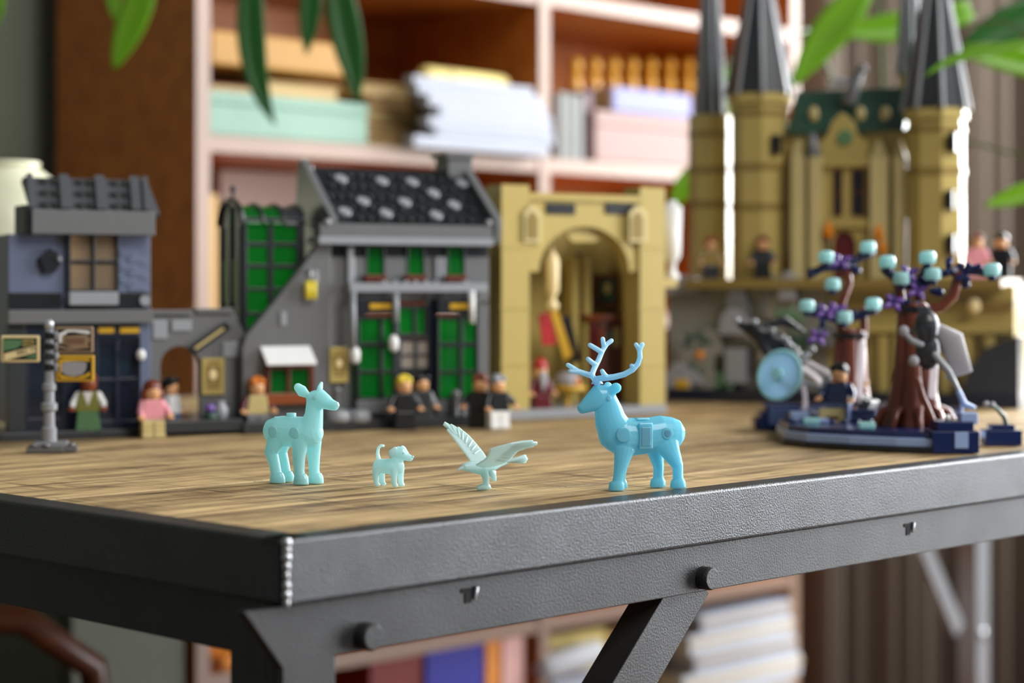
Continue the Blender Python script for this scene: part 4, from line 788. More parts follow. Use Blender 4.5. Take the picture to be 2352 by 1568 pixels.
# ------------------------------------------------------------------ sign post
sgp = thing('sign_post', ground(112, 1037), 6, 'grey toy lamp-post style sign post carrying three shop signs', 'sign')
k = 3.866 ** -1
def sx_(px): return (px - 112) * k
def sz_(py): return (1037 - py) * k + .6
MB().box(-12.5, 9, -6, 9, 0, 3.2).box(9, 17, -3, 5, 0, 3.2).build('foot_plate', M['dark_grey_plastic'], sgp, .3)
fp = MB().box(-8, 11, -3, 6, 3.2, 6.2).build('foot_plate', M['light_grey_plastic'], sgp, .3)
st_ = MB().cyl((0, 0, 0), (0, 0, 1.8), 2.4, 2.4, 16).build('stud', M['dark_grey_plastic'], sgp); st_.location = (-.0085, -.0042, .0032); copies(st_, [(-1, -4.6, 3.2), (13, 1, 3.2)], sgp)
MB().lathe([(4.4, 6), (4.4, 14), (3.4, 15), (3.2, 24), (4.8, 25), (4.8, 28.6), (3.2, 29.6), (3.0, 36), (4.0, 37), (4.0, 40), (2.8, 41.5), (2.4, 58), (2.4, 76)], (0, 2, 0), 24, smooth=False).build('post', M['light_grey_plastic'], sgp)
for i, z in enumerate((50.5, 57, 63, 69.5)):
    MB().cyl((0, 2, z - 2), (0, 2, z + 2), 3.2, 3.2, 16).cyl((2, 2, z), (4.6, 2, z), 1.2, 1.2, 10).build('clip', M['black_plastic' if i != 1 else 'charcoal_plastic'], sgp, .2)
    MB().lathe([(1.0, -2.6), (1.5, -2), (1.5, 2), (1.0, 2.6)], (4.6, -.6, z), 12).build('clip_pin', M['light_grey_plastic'], sgp)
MB().lathe([(2.8, 0), (2.8, 3), (1.6, 5)], (0, 2, 74), 16).build('post_cap', M['silver_plastic'], sgp)
def signboard(a, b, y0, y1, frame, field, label):
    o = MB().box(sx_(a), sx_(b), -1.2, .8, sz_(y1), sz_(y0)).build('signboard', M[frame], sgp, .8); o['label'] = label
    MB().box(sx_(a + 6), sx_(b - 6), -1.5, -1.1, sz_(y1 - 6), sz_(y0 + 6)).build('sign_field', M[field], o); return o
def mark(o, pts, m, d=-1.5): MB().prism([(sx_(x), sz_(y)) for x, y in pts], d - .3, d, 'y').build('sign_print', M[m], o)
o = signboard(127, 214, 750, 811, 'sign_brown_plastic', 'black_plastic', 'brown sign with white scroll')
mark(o, [(140, 772), (200, 768), (207, 780), (200, 796), (160, 796), (142, 788)], 'sign_brown_plastic', -1.5); mark(o, [(134, 792), (155, 798), (204, 793), (205, 799), (160, 804), (134, 798)], 'sign_brown_plastic', -1.6)
mark(o, [(136, 766), (152, 758), (154, 766), (143, 772), (142, 788), (136, 787)], 'white_plastic', -1.6); mark(o, [(152, 757), (170, 757), (190, 758), (206, 760), (206, 767), (190, 765), (170, 762), (153, 763)], 'white_plastic', -1.6)
for i in range(6): mark(o, [(152 + i * 7.5, 776), (154.5 + i * 7.5, 776), (155 + i * 7.5, 790), (152.5 + i * 7.5, 790)], 'brown_plastic', -1.8)
o = signboard(128, 216, 816, 877, 'gold_plastic', 'black_plastic', 'yellow-framed sign with a dark grey field')
mark(o, [(137, 826), (150, 823), (205, 823), (206, 831), (188, 829), (150, 831), (142, 838), (142, 850), (139, 860), (150, 864), (176, 867), (196, 861), (206, 854), (207, 864), (190, 870), (140, 870), (135, 862), (138, 848), (135, 838)], 'gold_plastic', -1.5)
mark(o, [(142, 834), (150, 831), (190, 831), (199, 834), (197, 850), (190, 860), (170, 865), (150, 861), (142, 854)], 'grey_cloth', -1.5)
o = signboard(4, 92, 770, 832, 'cream_plastic', 'black_plastic', 'cream sign with green panels and a slanted band')
mark(o, [(10, 780), (50, 780), (48, 798), (10, 806)], 'dark_green_plastic', -1.5); mark(o, [(10, 776 + 4), (52, 780), (52, 790), (40, 800), (10, 806)], 'moss_plastic', -1.55); mark(o, [(56, 822), (84, 812), (84, 822)], 'moss_plastic', -1.5)
mark(o, [(53, 780), (78, 780), (81, 786), (76, 792), (53, 795)], 'tan_plastic', -1.5); mark(o, [(12, 812), (84, 793), (84, 809), (12, 828)], 'cream_plastic', -1.6)
def lettering(txt, px, py, size, rot, parent, m='black_plastic', d=-2.0):
    c = bpy.data.curves.new('lettering', 'FONT'); c.body = txt; c.size = size * .001; c.extrude = .00008; c.align_x = 'CENTER'
    tmp = bpy.data.objects.new('tmp', c); me = bpy.data.meshes.new_from_object(tmp); bpy.data.objects.remove(tmp)
    t_ = bpy.data.objects.new('lettering', me); COL.objects.link(t_); me.materials.clear(); me.materials.append(M[m]); t_.parent = parent
    t_.location = (sx_(px) * .001, d * .001, sz_(py) * .001); t_.rotation_euler = (math.radians(90), -math.radians(rot), 0)
lettering('IIIEC TS', 64, 810, 3.6, 14, o); lettering('MAIN', 66, 790, 2.6, 3, o)
MB().box(sx_(92), 0, 0, 1, 62, 63.5).box(0, sx_(128), 0, 1, 69, 70.4).box(0, sx_(128), 0, 1, 50, 51.4).build('sign_bracket', M['black_plastic'], sgp)

# ------------------------------------------------------------------ yellow toy hall (open front)
GY = ground(1164, 963); FY = Facade(GY, 32.0)
yh = thing('yellow_toy_hall', GY, 32.0, 'tan yellow toy hall with open arched front beside the dark shop', 'toy building')
def yp(nm, m, a, b, y0, y1, d0, d1, bev=.25, parent=None): return FY.part(nm, M[m], parent or yh, a, b, y0, y1, d0, d1, bev)
yp('base_plate', 'light_grey_plastic', 1150, 1532, 936, 958, -4, 78)
yp('column', 'tan_plastic', 1152, 1216, 424, 948, 0, 22); yp('column', 'tan_plastic', 1470, 1528, 430, 940, 0, 22); yp('side_wall', 'tan_plastic', 1124, 1153, 452, 948, 16, 40)
for y in (560, 700, 830):
    yp('column_course', 'tan_plastic', 1151, 1217, y, y + 10, -.7, 3); yp('column_course', 'tan_plastic', 1469, 1529, y, y + 10, -.7, 3)
arc = [(1342 + 104 * math.cos(t_ * math.pi / 14), 624 - 104 * math.sin(t_ * math.pi / 14)) for t_ in range(15)]
mb = MB(); FY.poly(mb, [(1216, 458), (1470, 458), (1470, 624)] + arc + [(1216, 624)], 3, 16); mb.build('arch_beam', M['tan_plastic'], yh, .3)
yp('cornice', 'tan_plastic', 1216, 1474, 446, 462, 0, 20); 
for a, b in ((1256, 1322), (1392, 1458)): yp('beam_slot', 'black_plastic', a, b, 467, 492, 1.6, 3.4)
for a in (1238, 1480):
    mb = MB(); FY.poly(mb, [(a - 34, 556), (a - 34, 490), (a - 16, 470), (a + 6, 490), (a + 6, 556)], -2.5, 1); nb = mb.build('niche', M['pale_tan_plastic'], yh, .3)
    mb = MB(); FY.poly(mb, [(a - 26, 548), (a - 26, 500), (a - 14, 484), (a - 2, 500), (a - 2, 548)], -3.2, -2); mb.build('niche_panel', M['dark_tan_plastic'], nb)
mb = MB(); FY.poly(mb, [(1300, 536), (1342, 516), (1384, 536), (1370, 556), (1314, 556)], 10, 14); mb.build('arch_crest', M['tan_plastic'], yh, .3)
yp('back_wall', 'tan_plastic', 1180, 1500, 452, 940, 72, 76); yp('side_wall', 'tan_plastic', 1204, 1214, 458, 940, 22, 74); yp('side_wall', 'tan_plastic', 1500, 1512, 458, 940, 22, 74)
for a in (1314, 1342, 1440): yp('inner_pillar', 'tan_plastic', a, a + 16, 590, 930, 50, 60)
yp('wall_strip', 'maroon_plastic', 1330, 1340, 580, 712, 62, 66); yp('wall_strip', 'maroon_plastic', 1452, 1462, 602, 718, 62, 66)
pf = yp('wall_picture', 'brown_plastic', 1368, 1420, 630, 706, 62, 66); yp('picture_field', 'dark_green_plastic', 1376, 1412, 640, 696, 61.2, 62, 0, parent=pf)
x, z = FY.at(1396, 662, 60); MB().ball((x, 61, z), 3.4, .5, 4.5).build('portrait_mark', M['khaki_plastic'], pf)
yp('bookcase', 'brown_plastic', 1354, 1462, 730, 930, 48, 64)
for i in range(6): yp('small_book', ['maroon_plastic', 'rust_plastic', 'dark_green_plastic', 'khaki_plastic', 'navy_plastic', 'red_plastic'][i], 1360 + i * 17, 1373 + i * 17, 752 + (i % 3) * 4, 796, 46, 52)
yp('bookcase_top', 'rust_plastic', 1350, 1466, 722, 734, 45, 66)
for dd, (m, pts) in enumerate((('red_plastic', [(1238, 722), (1262, 716), (1280, 790), (1248, 794)]), ('gold_plastic', [(1264, 712), (1280, 708), (1316, 816), (1296, 826)]), ('black_plastic', [(1288, 728), (1310, 724), (1334, 830), (1312, 834)]))):
    mb = MB(); FY.poly(mb, pts, 36 + dd * 2, 37.5 + dd * 2); mb.build('hanging_banner', M[m], yh, .2)
x, z = FY.at(1275, 560, 20); gl = MB().lathe([(.8, -44), (5, -42), (5, -38), (2.6, -36), (2.6, -33), (5.2, -28), (5.6, -5), (3.4, 0), (.8, 4), (.8, 40)], (x, 24, z - 8), 18).build('hanging_glass', M['cream_plastic'], yh)
x, z = FY.at(1544, 460, 30); zb = FY.z(1544, 645, 30); MB().lathe([(5, 0), (6, 4), (3, 8), (3, 14), (7, 20), (8, 60), (6.5, z - zb - 6), (3, z - zb)], (x, 30, zb), 20).build('highlight_column', M['white_plastic'], yh)  # white column built in place of a bright reflection
yp('highlight_column_bracket', 'tan_plastic', 1526, 1556, 640, 660, 22, 40)
# things inside the hall
tb = thing('toy_desk', GY + Vector((FY.u.x * FY.x(1310, 20) + FY.n.x * 24, FY.u.y * FY.x(1310, 20) + FY.n.y * 24, 4)) * .001, 32, 'small yellow round toy table inside the tan hall', 'toy table')
MB().lathe([(7, 0), (7, 1.5), (2, 3), (2, 13), (14, 15), (15, 18), (14, 18.5)], seg=20).build('table_top', M['gold_plastic'], tb)
MB().lathe([(10, 18.5), (11, 21), (9, 27), (4, 29)], seg=18).build('cloth_dome', M['grey_cloth'], tb); MB().ball((3, -9, 22), 3).build('fruit', M['orange_plastic'], tb)
gf = GY + Vector((FY.u.x * FY.x(1248, 8) + FY.n.x * 12, FY.u.y * FY.x(1248, 8) + FY.n.y * 12, 4)) * .001
figure(gf, 24, 'old toy figure in a maroon robe with pale beard and red cap inside the hall', 'light_grey_plastic', 'maroon_plastic', 'maroon_plastic', 'maroon_plastic', 'none', skirt=True, beard='grey_cloth', hat='red_plastic', group='block toy figures on the buildings')

# ------------------------------------------------------------------ tan toy castle
GC = ground(1900, 923); FC = Facade(GC, -24.0)
cs = thing('toy_castle', GC, -24.0, 'large tan toy castle with tall dark pointed towers on grey rock', 'toy building')
def cp(nm, m, a, b, y0, y1, d0, d1, bev=.3, parent=None): return FC.part(nm, M[m], parent or cs, a, b, y0, y1, d0, d1, bev)
def tower(a, b, ytop, ybot, apex, d, m='tan_plastic', roof='charcoal_plastic', over=1.1, seg=8, bands=()):
    """eight-sided tower: body between px a and b, roof base row ytop, apex (px, py)"""
    c = (a + b) / 2; x = FC.x(c, d); r = abs(FC.x(b, d) - FC.x(a, d)) / 2; z0, z1 = FC.z(c, ybot, d), FC.z(c, ytop, d); zt = FC.z(c, apex, d)
    o = MB().cyl((x, d, z0), (x, d, z1), r, r, seg, smooth=False, twist=math.pi / seg).build('tower_body', M[m], cs, .4)
    MB().cyl((x, d, z1 - 9), (x, d, z1), r * over, r * over, seg, smooth=False, twist=math.pi / seg).build('tower_cornice', M[m], o, .4)
    MB().cyl((x, d, z1 - 20), (x, d, z1 - 15), r * 1.04, r * 1.04, seg, smooth=False, twist=math.pi / seg).build('tower_band', M['dark_tan_plastic'], o, .3)
    for y in bands: zb_ = FC.z(c, y, d); MB().cyl((x, d, zb_ - 3), (x, d, zb_ + 3), r * 1.05, r * 1.05, seg, smooth=False, twist=math.pi / seg).build('tower_band', M['dark_tan_plastic'], o, .3)
    rf_ = MB().cyl((x, d, z1), (x, d, zt), r * over * 1.02, 1.2, seg, smooth=False, twist=math.pi / seg).build('spire', M[roof], cs, .4)
    for k_ in range(seg):
        an = 2 * math.pi * k_ / seg + math.pi / seg
        # same corner directions as cyl(): u = t x a, v = t x u for a vertical axis
        u_ = Vector((0, 0, 1)).cross(Vector((1, 0, 0))).normalized(); v_ = Vector((0, 0, 1)).cross(u_)
        dirv = u_ * math.cos(an) + v_ * math.sin(an)
        MB().tube([Vector((x, d, z1)) + dirv * r * over * 1.04, Vector((x, d, z1 + (zt - z1) * .96)) + dirv * 2], [2.1, 1.0], 8).build('spire_rib', M['light_grey_plastic'], rf_)
    MB().ball((x, d, zt), 2.4, 2.4, 5).build('spire_tip', M['gold_plastic'], rf_)
    return x, d, r
tower(1584, 1680, 266, 660, -330, 36, over=.62, bands=(392, 470))
tower(1682, 1806, 218, 650, -150, 14, over=1.14, bands=(385, 476))
tower(2084, 2216, 252, 640, -160, 0, over=1.12, bands=(395,))
tower(2062, 2116, 170, 420, -260, 60, over=1.0, roof='dark_green_plastic')
# central hall
cp('hall_body', 'tan_plastic', 1806, 2090, 300, 650, 12, 62); 
zr0, zr1 = FC.z(1945, 304, 8), FC.z(1945, 205, 40)
MB().prism([(6, zr0), (40, zr1), (74, zr0)], FC.x(1815, 20), FC.x(2084, 20), 'x').build('hall_roof', M['dark_green_plastic'], cs, .4)
for px in (1868, 1975, 2032):
    x, z = FC.at(px, 262, 14); MB().ball((x, 16, z), 4.5, 3, 7).build('dormer', M['khaki_plastic'], cs)
mb = MB(); FC.poly(mb, [(1880, 640), (1880, 330), (1900, 310), (1910, 280), (1932, 258), (1956, 278), (1968, 310), (1992, 330), (1992, 640), (1966, 640), (1966, 560), (1958, 538), (1938, 528), (1920, 538), (1912, 560), (1912, 640)], 0, 12); gab = mb.build('gable_front', M['tan_plastic'], cs, .4)
x, z = FC.at(1940, 316, -1); MB().cyl((x, 0, z), (x, -1.6, z), 7, 6.5, 24).build('round_crest', M['moss_plastic'], gab, .2)
for a, b in ((1914, 1934), (1956, 1986)):
    wn = cp('window', 'brown_plastic', a, b, 388, 496, -1.2, .6); cp('pane', 'plum' if False else 'black_plastic', a + 3, b - 3, 393, 438, -1.8, -1, 0, parent=wn); cp('pane', 'black_plastic', a + 3, b - 3, 444, 491, -1.8, -1, 0, parent=wn)
cp('string_course', 'tan_plastic', 1876, 1996, 366, 382, -4, 1); cp('string_course', 'tan_plastic', 1876, 1996, 506, 522, -4, 1)
cp('gate', 'maroon_plastic', 1913, 1966, 530, 645, 3, 8)
for a in (1818, 1858, 1998, 2052):
    w_ = 28 if a != 1998 else 40
    cp('buttress', 'pale_tan_plastic', a, a + w_, 360, 648, -6, 14); mb = MB(); FC.poly(mb, [(a - 1, 362), (a + w_ + 1, 362), (a + w_ / 2, 318)], 1, 13); mb.build('buttress_cap', M['pale_tan_plastic'], cs, .3)
for a in (1846, 1888 - 2, 2040, 2082): cp('slit_window', 'brown_plastic', a, a + 13, 396, 504, 9, 13); 
for a in (1846, 2040): cp('slit_window', 'brown_plastic', a, a + 13, 520, 632, 9, 13)
for px, py in ((2186, 325), (2180, 458), (2182, 560), (1778, 330)):
    x, z = FC.at(px, py, -26); dd = -27 if px > 2000 else -8
    x, z = FC.at(px, py, dd); MB().box(x - 3, x + 3, dd + 2, dd + 14, z - 8, z + 8).build('slit_window', M['black_plastic'], cs, .3)
for px, py in ((1902, 548), (2018, 552), (2026, 586), (2098, 590)):
    x, z = FC.at(px, py, -6); tr_ = MB().cyl((x, -5, z - 12), (x, -5, z), 1.6).build('torch', M['charcoal_plastic'], cs); MB().lathe([(1.5, 0), (4.6, 4), (3.6, 9), (.6, 15)], (x, -5, z), 12).build('flame', M['flame'], tr_)
# statue on the roof
x, z = FC.at(1950, 210, 20); stt = MB().tube([(x, 22, z - 8), (x + 4, 20, z + 6), (x + 9, 20, z + 15)], [7, 6, 4.5], 12).ball((x + 12, 19, z + 19), 4.5).build('roof_statue', M['dark_grey_plastic'], cs)
for sg_ in (-1, 1): MB().tube([(x + 2, 22 + sg_ * 4, z + 8), (x - 8, 22 + sg_ * 9, z + 10), (x - 16, 22 + sg_ * 12, z + 4)], [2, 3, 1], 10, rb=1).build('statue_wing', M['grey_cloth'], stt)
x, z = FC.at(1862, 350, -4); MB().tube([(x, 2, z + 14), (x + 2, 0, z), (x + 3, 0, z - 12)], [4, 6, 3], 12).build('wall_statue', M['dark_grey_plastic'], cs)
# terrace and rock
cp('terrace', 'dark_tan_plastic', 1570, 2300, 640, 662, -22, 80)
cp('rock_mass', 'rock_grey_plastic', 1535, 1900, 660, 918, -6, 78); cp('lower_wall', 'tan_plastic', 1900, 2330, 655, 918, -4, 78)
random.seed(3)
for i in range(26):
    px = random.uniform(1545, 1900); py = random.uniform(650, 900); sw = random.uniform(18, 46); sh = random.uniform(16, 42)
    mb = MB(); d_ = -8 - random.uniform(0, 12) - (py - 650) * .03
    FC.poly(mb, [(px - sw, py + sh), (px - sw * .8, py - sh * .4), (px - sw * .2, py - sh), (px + sw * .7, py - sh * .7), (px + sw, py + sh)], d_, 0)
    mb.build('rock_block', M[['rock_grey_plastic', 'grey_cloth', 'dark_grey_plastic', 'rock_grey_plastic'][i % 4]], cs, .8)
for a, y0 in ((1695, 780), ): cp('rock_pillar', 'light_grey_plastic', 1665, 1710, 800, 880, -24, -6)
for a in (2018, 2052, 2120, 2160, 2210, 2262): cp('lower_column', 'tan_plastic', a, a + 22, 770, 905, -12, 0)
cp('lower_cornice', 'tan_plastic', 1905, 2330, 745, 764, -14, 0); cp('lower_cornice', 'dark_tan_plastic', 1905, 2330, 690, 704, -10, 0)
for a in (2042, 2142, 2186, 2236): cp('lower_niche', 'dark_tan_plastic', a, a + 16, 790, 905, -6, -3)
x, z = FC.at(2236, 702, -14); MB().ball((x, -12, z), 5.5, 4, 7).build('wall_knob', M['cream_plastic'], cs)
cp('base_plate', 'navy_plastic', 1530, 2340, 900, 930, -34, 84)
mb = MB(); FC.poly(mb, [(2200, 918), (2225, 850), (2262, 800), (2340, 770), (2340, 918)], -30, -5); mb.build('slate_rock', M['charcoal_plastic'], cs, .8)
for px, py, m in ((1600, 790, 'dark_green_plastic'), (1585, 860, 'dark_green_plastic'), (1810, 735, 'moss_plastic'), (1840, 790, 'dark_green_plastic'), (1670, 880, 'moss_plastic')):
    x, z = FC.at(px, py, -20); lf = MB()
    for k_ in range(5): an = k_ * 1.25; lf.tube([(x, -20, z), (x + 9 * math.cos(an), -22, z + 6 * math.sin(an) + 3), (x + 15 * math.cos(an), -20, z + 11 * math.sin(an))], [1.6, 3.2, .8], 8, rb=.8)
    lf.build('plant_sprig', M[m], cs)
x, z = FC.at(1607, 815, -22); MB().ball((x, -20, z), 4.4).build('orange_fruit', M['orange_plastic'], cs)
cp('yellow_barrel', 'gold_plastic', 1548, 1582, 870, 900, -26, -6, 2.0)
def on_castle(px, py, d): x, z = FC.at(px, py, d); v = FC.u * x * .001 + FC.n * d * .001; return GC + Vector((v.x, v.y, z * .001))
def cfig(px, d, *a, **k): 
    p = on_castle(px, 641, d); x, z = FC.at(1935, 640, -22); p.z = T + z * .001; return figure(p, *a, group='block toy figures on the buildings', **k)
cfig(1752, -12, -10, 'dark-robed toy figure on the terrace before the middle tower', 'hair_brown_plastic', 'charcoal_plastic', 'black_plastic', skirt=True)
cfig(1632, -10, 10, 'pink-faced toy figure with rust hair at the left end of the terrace', 'rust_plastic', 'dark_tan_plastic', 'black_plastic')
cfig(2244, -12, 0, 'toy figure in a salmon pink dress at the right end of the terrace', 'hair_brown_plastic', 'pink_plastic', 'pink_plastic', skirt=True)
cfig(2300, 0, -20, 'black-clad toy figure beside the pink one at the terrace end', 'hair_black_plastic', 'black_plastic', 'black_plastic')

# ------------------------------------------------------------------ blue forest model
TO = ground(2000, 1000)
fm = thing('toy_forest_base', TO, 0, 'dark blue toy forest base with pale blue edge and two brown trees', 'toy scene')
def L(px, py, Y): p = world(px, py, Y); return Vector(((p.x - TO.x) * 1000, (p.y - TO.y) * 1000, (p.z - T) * 1000))
def LG(px, py, z=0.0): p = ground(px, py); return ((p.x - TO.x) * 1000, (p.y - TO.y) * 1000)
outl = [LG(*q) for q in ((1800, 1020), (1850, 1027), (1950, 1033), (2060, 1038), (2150, 1041), (2200, 1030), (2235, 1005), (2215, 975), (2100, 958), (1960, 958), (1840, 966), (1790, 985), (1780, 1005))]
cc = Vector((sum(p[0] for p in outl) / len(outl), sum(p[1] for p in outl) / len(outl)))
MB().prism(outl, 0, 3.2, 'z').build('base_plate', M['black_plastic'], fm, .3)
MB().prism([tuple(cc.lerp(Vector(p), .985)) for p in outl], 3.2, 8.4, 'z').build('pale_edge', M['light_blue_plastic'], fm, .6)
top = MB().prism([tuple(cc.lerp(Vector(p), .95)) for p in outl], 8.4, 12, 'z').build('ground_plate', M['dark_blue_plastic'], fm, .4)
sd = MB().cyl((0, 0, 0), (0, 0, 1.7), 2.4, 2.4, 14).build('stud', M['dark_blue_plastic'], top); spts = []
for i in range(-7, 9):
    for j in range(-6, 8):
        p = Vector((cc.x + i * 8, cc.y + j * 8)); 
        if all(((Vector(outl[(q + 1) % len(outl)]) - Vector(outl[q])).cross(p - cc.lerp(Vector(outl[q]), .9)) if False else 1) for q in range(1)):
            ins = True
            for q in range(len(outl)):
                a_ = cc.lerp(Vector(outl[q]), .88); b_ = cc.lerp(Vector(outl[(q + 1) % len(outl)]), .88); e_ = b_ - a_; r_ = p - a_
                if e_.x * r_.y - e_.y * r_.x < 0: ins = False
            if ins: spts.append((p.x, p.y, 12))
if spts: sd.location = [c * .001 for c in spts[0]]; copies(sd, spts[1:], top)
def rock(px0, px1, py0, py1, Y, dep, name, m):
    a_, b_ = L(px0, py1, Y), L(px1, py0, Y); w_ = b_.x - a_.x; h_ = b_.z - max(0, a_.z); z0 = max(0, a_.z)
    o = MB().box(a_.x, b_.x, a_.y, a_.y + dep, z0, z0 + h_ * .7).box(a_.x + w_ * .12, b_.x - w_ * .1, a_.y + 2, a_.y + dep - 2, z0 + h_ * .7, z0 + h_).box(a_.x - 3, a_.x + w_ * .3, a_.y + 4, a_.y + dep, z0, z0 + h_ * .45).build(name, M[m], fm, .7); return o, a_, b_
r1, a_, b_ = rock(1746, 1852, 930, 986, 1.345, 26, 'blue_rock', 'dark_blue_plastic'); MB().box(a_.x + 6, b_.x - 5, a_.y - 1.2, a_.y + 1, 4, 16).build('rock_face', M['denim_plastic'], r1, .4)
r2, a_, b_ = rock(2142, 2250, 968, 1042, 1.158, 24, 'blue_rock', 'dark_blue_plastic'); MB().box(a_.x + 13, a_.x + 21, a_.y - 1, a_.y + 1, 3, 12.6).build('light_tile', M['light_blue_plastic'], r2, .3); p = L(2226, 968, 1.158); MB().box(p.x - 4, p.x + 6, p.y + 3, p.y + 12, p.z - 2, p.z + 5).build('light_block', M['light_blue_plastic'], r2, .6)
p = L(2190, 972, 1.158); MB().ball((p.x - 2, p.y + 6, p.z + 3), 2).build('pearl', M['white_plastic'], r2)
p0, p1 = L(1882, 974, 1.255), L(1940, 938, 1.255); sp_ = MB().box(p0.x, p1.x, p0.y, p0.y + 2, 10, p1.z).build('plaque', M['khaki_plastic'], fm, .4); MB().box(p0.x + 4, p1.x - 4, p0.y - .3, p0.y, p1.z - 7, p1.z - 5).build('plaque_line', M['brown_plastic'], sp_)
p0, p1 = L(1940, 985, 1.26), L(2012, 940, 1.26); MB().box(p0.x, p1.x, p0.y, p0.y + 10, 11, p1.z).box(p0.x, p1.x, p0.y - 1, p0.y + 11, p1.z - 2, p1.z).build('stone_step', M['denim_plastic'], fm, .4)
for px, py, Y in ((1862, 972, 1.24), (1990, 990, 1.2)): p = L(px, py, Y); MB().box(p.x - 5, p.x + 5, p.y - 4, p.y + 4, 11.9, 16).build('aqua_slope', M['aqua_cap'], fm, 1.0)
for px, py, Y in ((1836, 945, 1.27), (1880, 960, 1.25)): p = L(px, py, Y); MB().box(p.x - 6, p.x + 6, p.y - 5, p.y + 5, 11.9, max(14, p.z)).build('light_block', M['light_blue_plastic'], fm, .8)
def tree(px, base, topy, w0, w1, Y, roots, label_branch):
    P0, P1 = L(px, base, Y), L(px, topy, Y); sc = Y / FPX * 1000; r0, r1 = w0 * sc / 2, w1 * sc / 2
    P0.z = 11
    tr = MB()
    for k_ in range(6):
        an = k_ * math.pi / 3 + .3; c_, s__ = math.cos(an), math.sin(an)
        tr.tube([(P0.x + r0 * 1.0 * c_, P0.y + r0 * .9 * s__, 11), (P0.x + r0 * .62 * c_, P0.y + r0 * .6 * s__, 22), (P0.x + r1 * .62 * c_, P0.y + r1 * .6 * s__, (P0.z + P1.z) / 2), (P1.x + r1 * .5 * c_, P1.y + r1 * .5 * s__, P1.z)], [r0 * .45, r0 * .5, r1 * .55, r1 * .5], 12)
    o = tr.build('trunk', M['reddish_brown_plastic'], fm)
    for k_ in range(roots):
        an = -2.9 + k_ * 2.6 / max(1, roots - 1); c_, s__ = math.cos(an), math.sin(an)
        MB().tube([(P0.x + r0 * .6 * c_, P0.y + r0 * .6 * s__, 26), (P0.x + r0 * 1.3 * c_, P0.y + r0 * 1.2 * s__, 21), (P0.x + r0 * 1.6 * c_, P0.y + r0 * 1.4 * s__, 12)], [2.4, 2.6, 2.2], 10).build('root', M['reddish_brown_plastic'], fm)
    MB().cyl((P1.x, P1.y, P1.z - 2), (P1.x, P1.y, P1.z + 2), r1 * 1.1, r1 * 1.1, 8, smooth=False).build('collar', M['black_plastic'], fm, .4)
    return P1
t1 = tree(1952, 948, 770, 92, 74, 1.31, 0, ''); t2 = tree(2098, 985, 710, 120, 78, 1.225, 5, '')
def branch(l, Y, r=3.0, m='reddish_brown_plastic'): MB().tube([L(a, b_, Y) for a, b_ in l], r, 12).build('branch', M[m], fm)
branch([(1935, 772), (1926, 720), (1938, 680), (1950, 650), (1944, 618)], 1.31); branch([(1985, 772), (1984, 730), (1982, 712)], 1.31, 2.6)
branch([(2072, 712), (2066, 672), (2058, 640)], 1.225, 3.2); branch([(2106, 712), (2110, 680), (2112, 648)], 1.225, 2.8); branch([(2118, 712), (2160, 706), (2188, 680), (2200, 640), (2198, 618)], 1.225, 3.4)
def spray(l, Y, caps, leaves=()):
    """dark blue stem plates with studs, pale caps and purple leaves"""
    o = MB().tube([L(a, b_, Y) for a, b_ in l], [2.0, 2.6, 2.8, 2.6, 2.0][:len(l)] if len(l) <= 5 else 2.4, 10).build('foliage_stem', M['dark_blue_plastic'], fm)
    for i in range(len(l) - 1):
        for f in (.15, .5, .85):
            p = L(l[i][0] + (l[i + 1][0] - l[i][0]) * f, l[i][1] + (l[i + 1][1] - l[i][1]) * f, Y); MB().cyl((p.x, p.y - 1, p.z), (p.x + random.uniform(-1, 1), p.y - random.uniform(2, 5), p.z + random.uniform(1, 5)), 2.0, 2.0, 12).build('leaf_stud', M['dark_blue_plastic'], o, .2)
    for a, b_ in caps:
        p = L(a, b_, Y - .004); MB().cyl((p.x, p.y - 3, p.z - 4), (p.x, p.y - 3, p.z + 1), 2.6, 2.6, 14).build('cap_stem', M['dark_blue_plastic'], o); MB().lathe([(4.4, -1), (5.2, 0), (5.2, 4.8), (4.2, 6.6), (1.4, 7.1)], (p.x, p.y - 3, p.z), 16).build('aqua_cap', M['aqua_cap'], o)
    for a, b_ in leaves:
        p = L(a, b_, Y - .002); lf = MB()
        for k_ in range(4): an = .5 + k_ * 1.6; lf.tube([p, p + Vector((4 * math.cos(an), -3, 3 * math.sin(an))), p + Vector((8 * math.cos(an), -2, 6 * math.sin(an)))], [1, 2.2, .5], 8, rb=.7)
        lf.build('purple_leaf', M['purple_plastic'], o)
spray([(1858, 634), (1890, 616), (1944, 610), (1980, 590), (2004, 582)], 1.31, [(1896, 600), (1992, 578)], [(1930, 600)])
spray([(1944, 612), (1970, 622)], 1.31, [], []); spray([(1920, 650), (1912, 660)], 1.31, [(1911, 662)], [])
spray([(1846, 716), (1890, 724), (1935, 738), (1982, 722), (2014, 712)], 1.305, [(1852, 712), (2004, 708), (1938, 738)], [(1896, 716), (1920, 712)]); spray([(1890, 740), (1880, 770)], 1.30, [], [(1876, 774)])
spray([(2030, 622), (2058, 640), (2080, 655), (2110, 660), (2140, 645)], 1.225, [(2036, 612), (2068, 650), (2140, 640)], [(2085, 628), (2105, 668)])
spray([(2110, 650), (2128, 612)], 1.225, [(2128, 602)], []); spray([(2150, 632), (2198, 622), (2240, 622), (2284, 630)], 1.225, [(2276, 630)], []); spray([(2140, 668), (2160, 672)], 1.225, [], []); spray([(2200, 640), (2220, 654)], 1.225, [], []); spray([(2178, 612), (2180, 600)], 1.225, [], [])
spray([(2110, 705), (2060, 700), (2040, 690)], 1.222, [], [(2050, 695)])
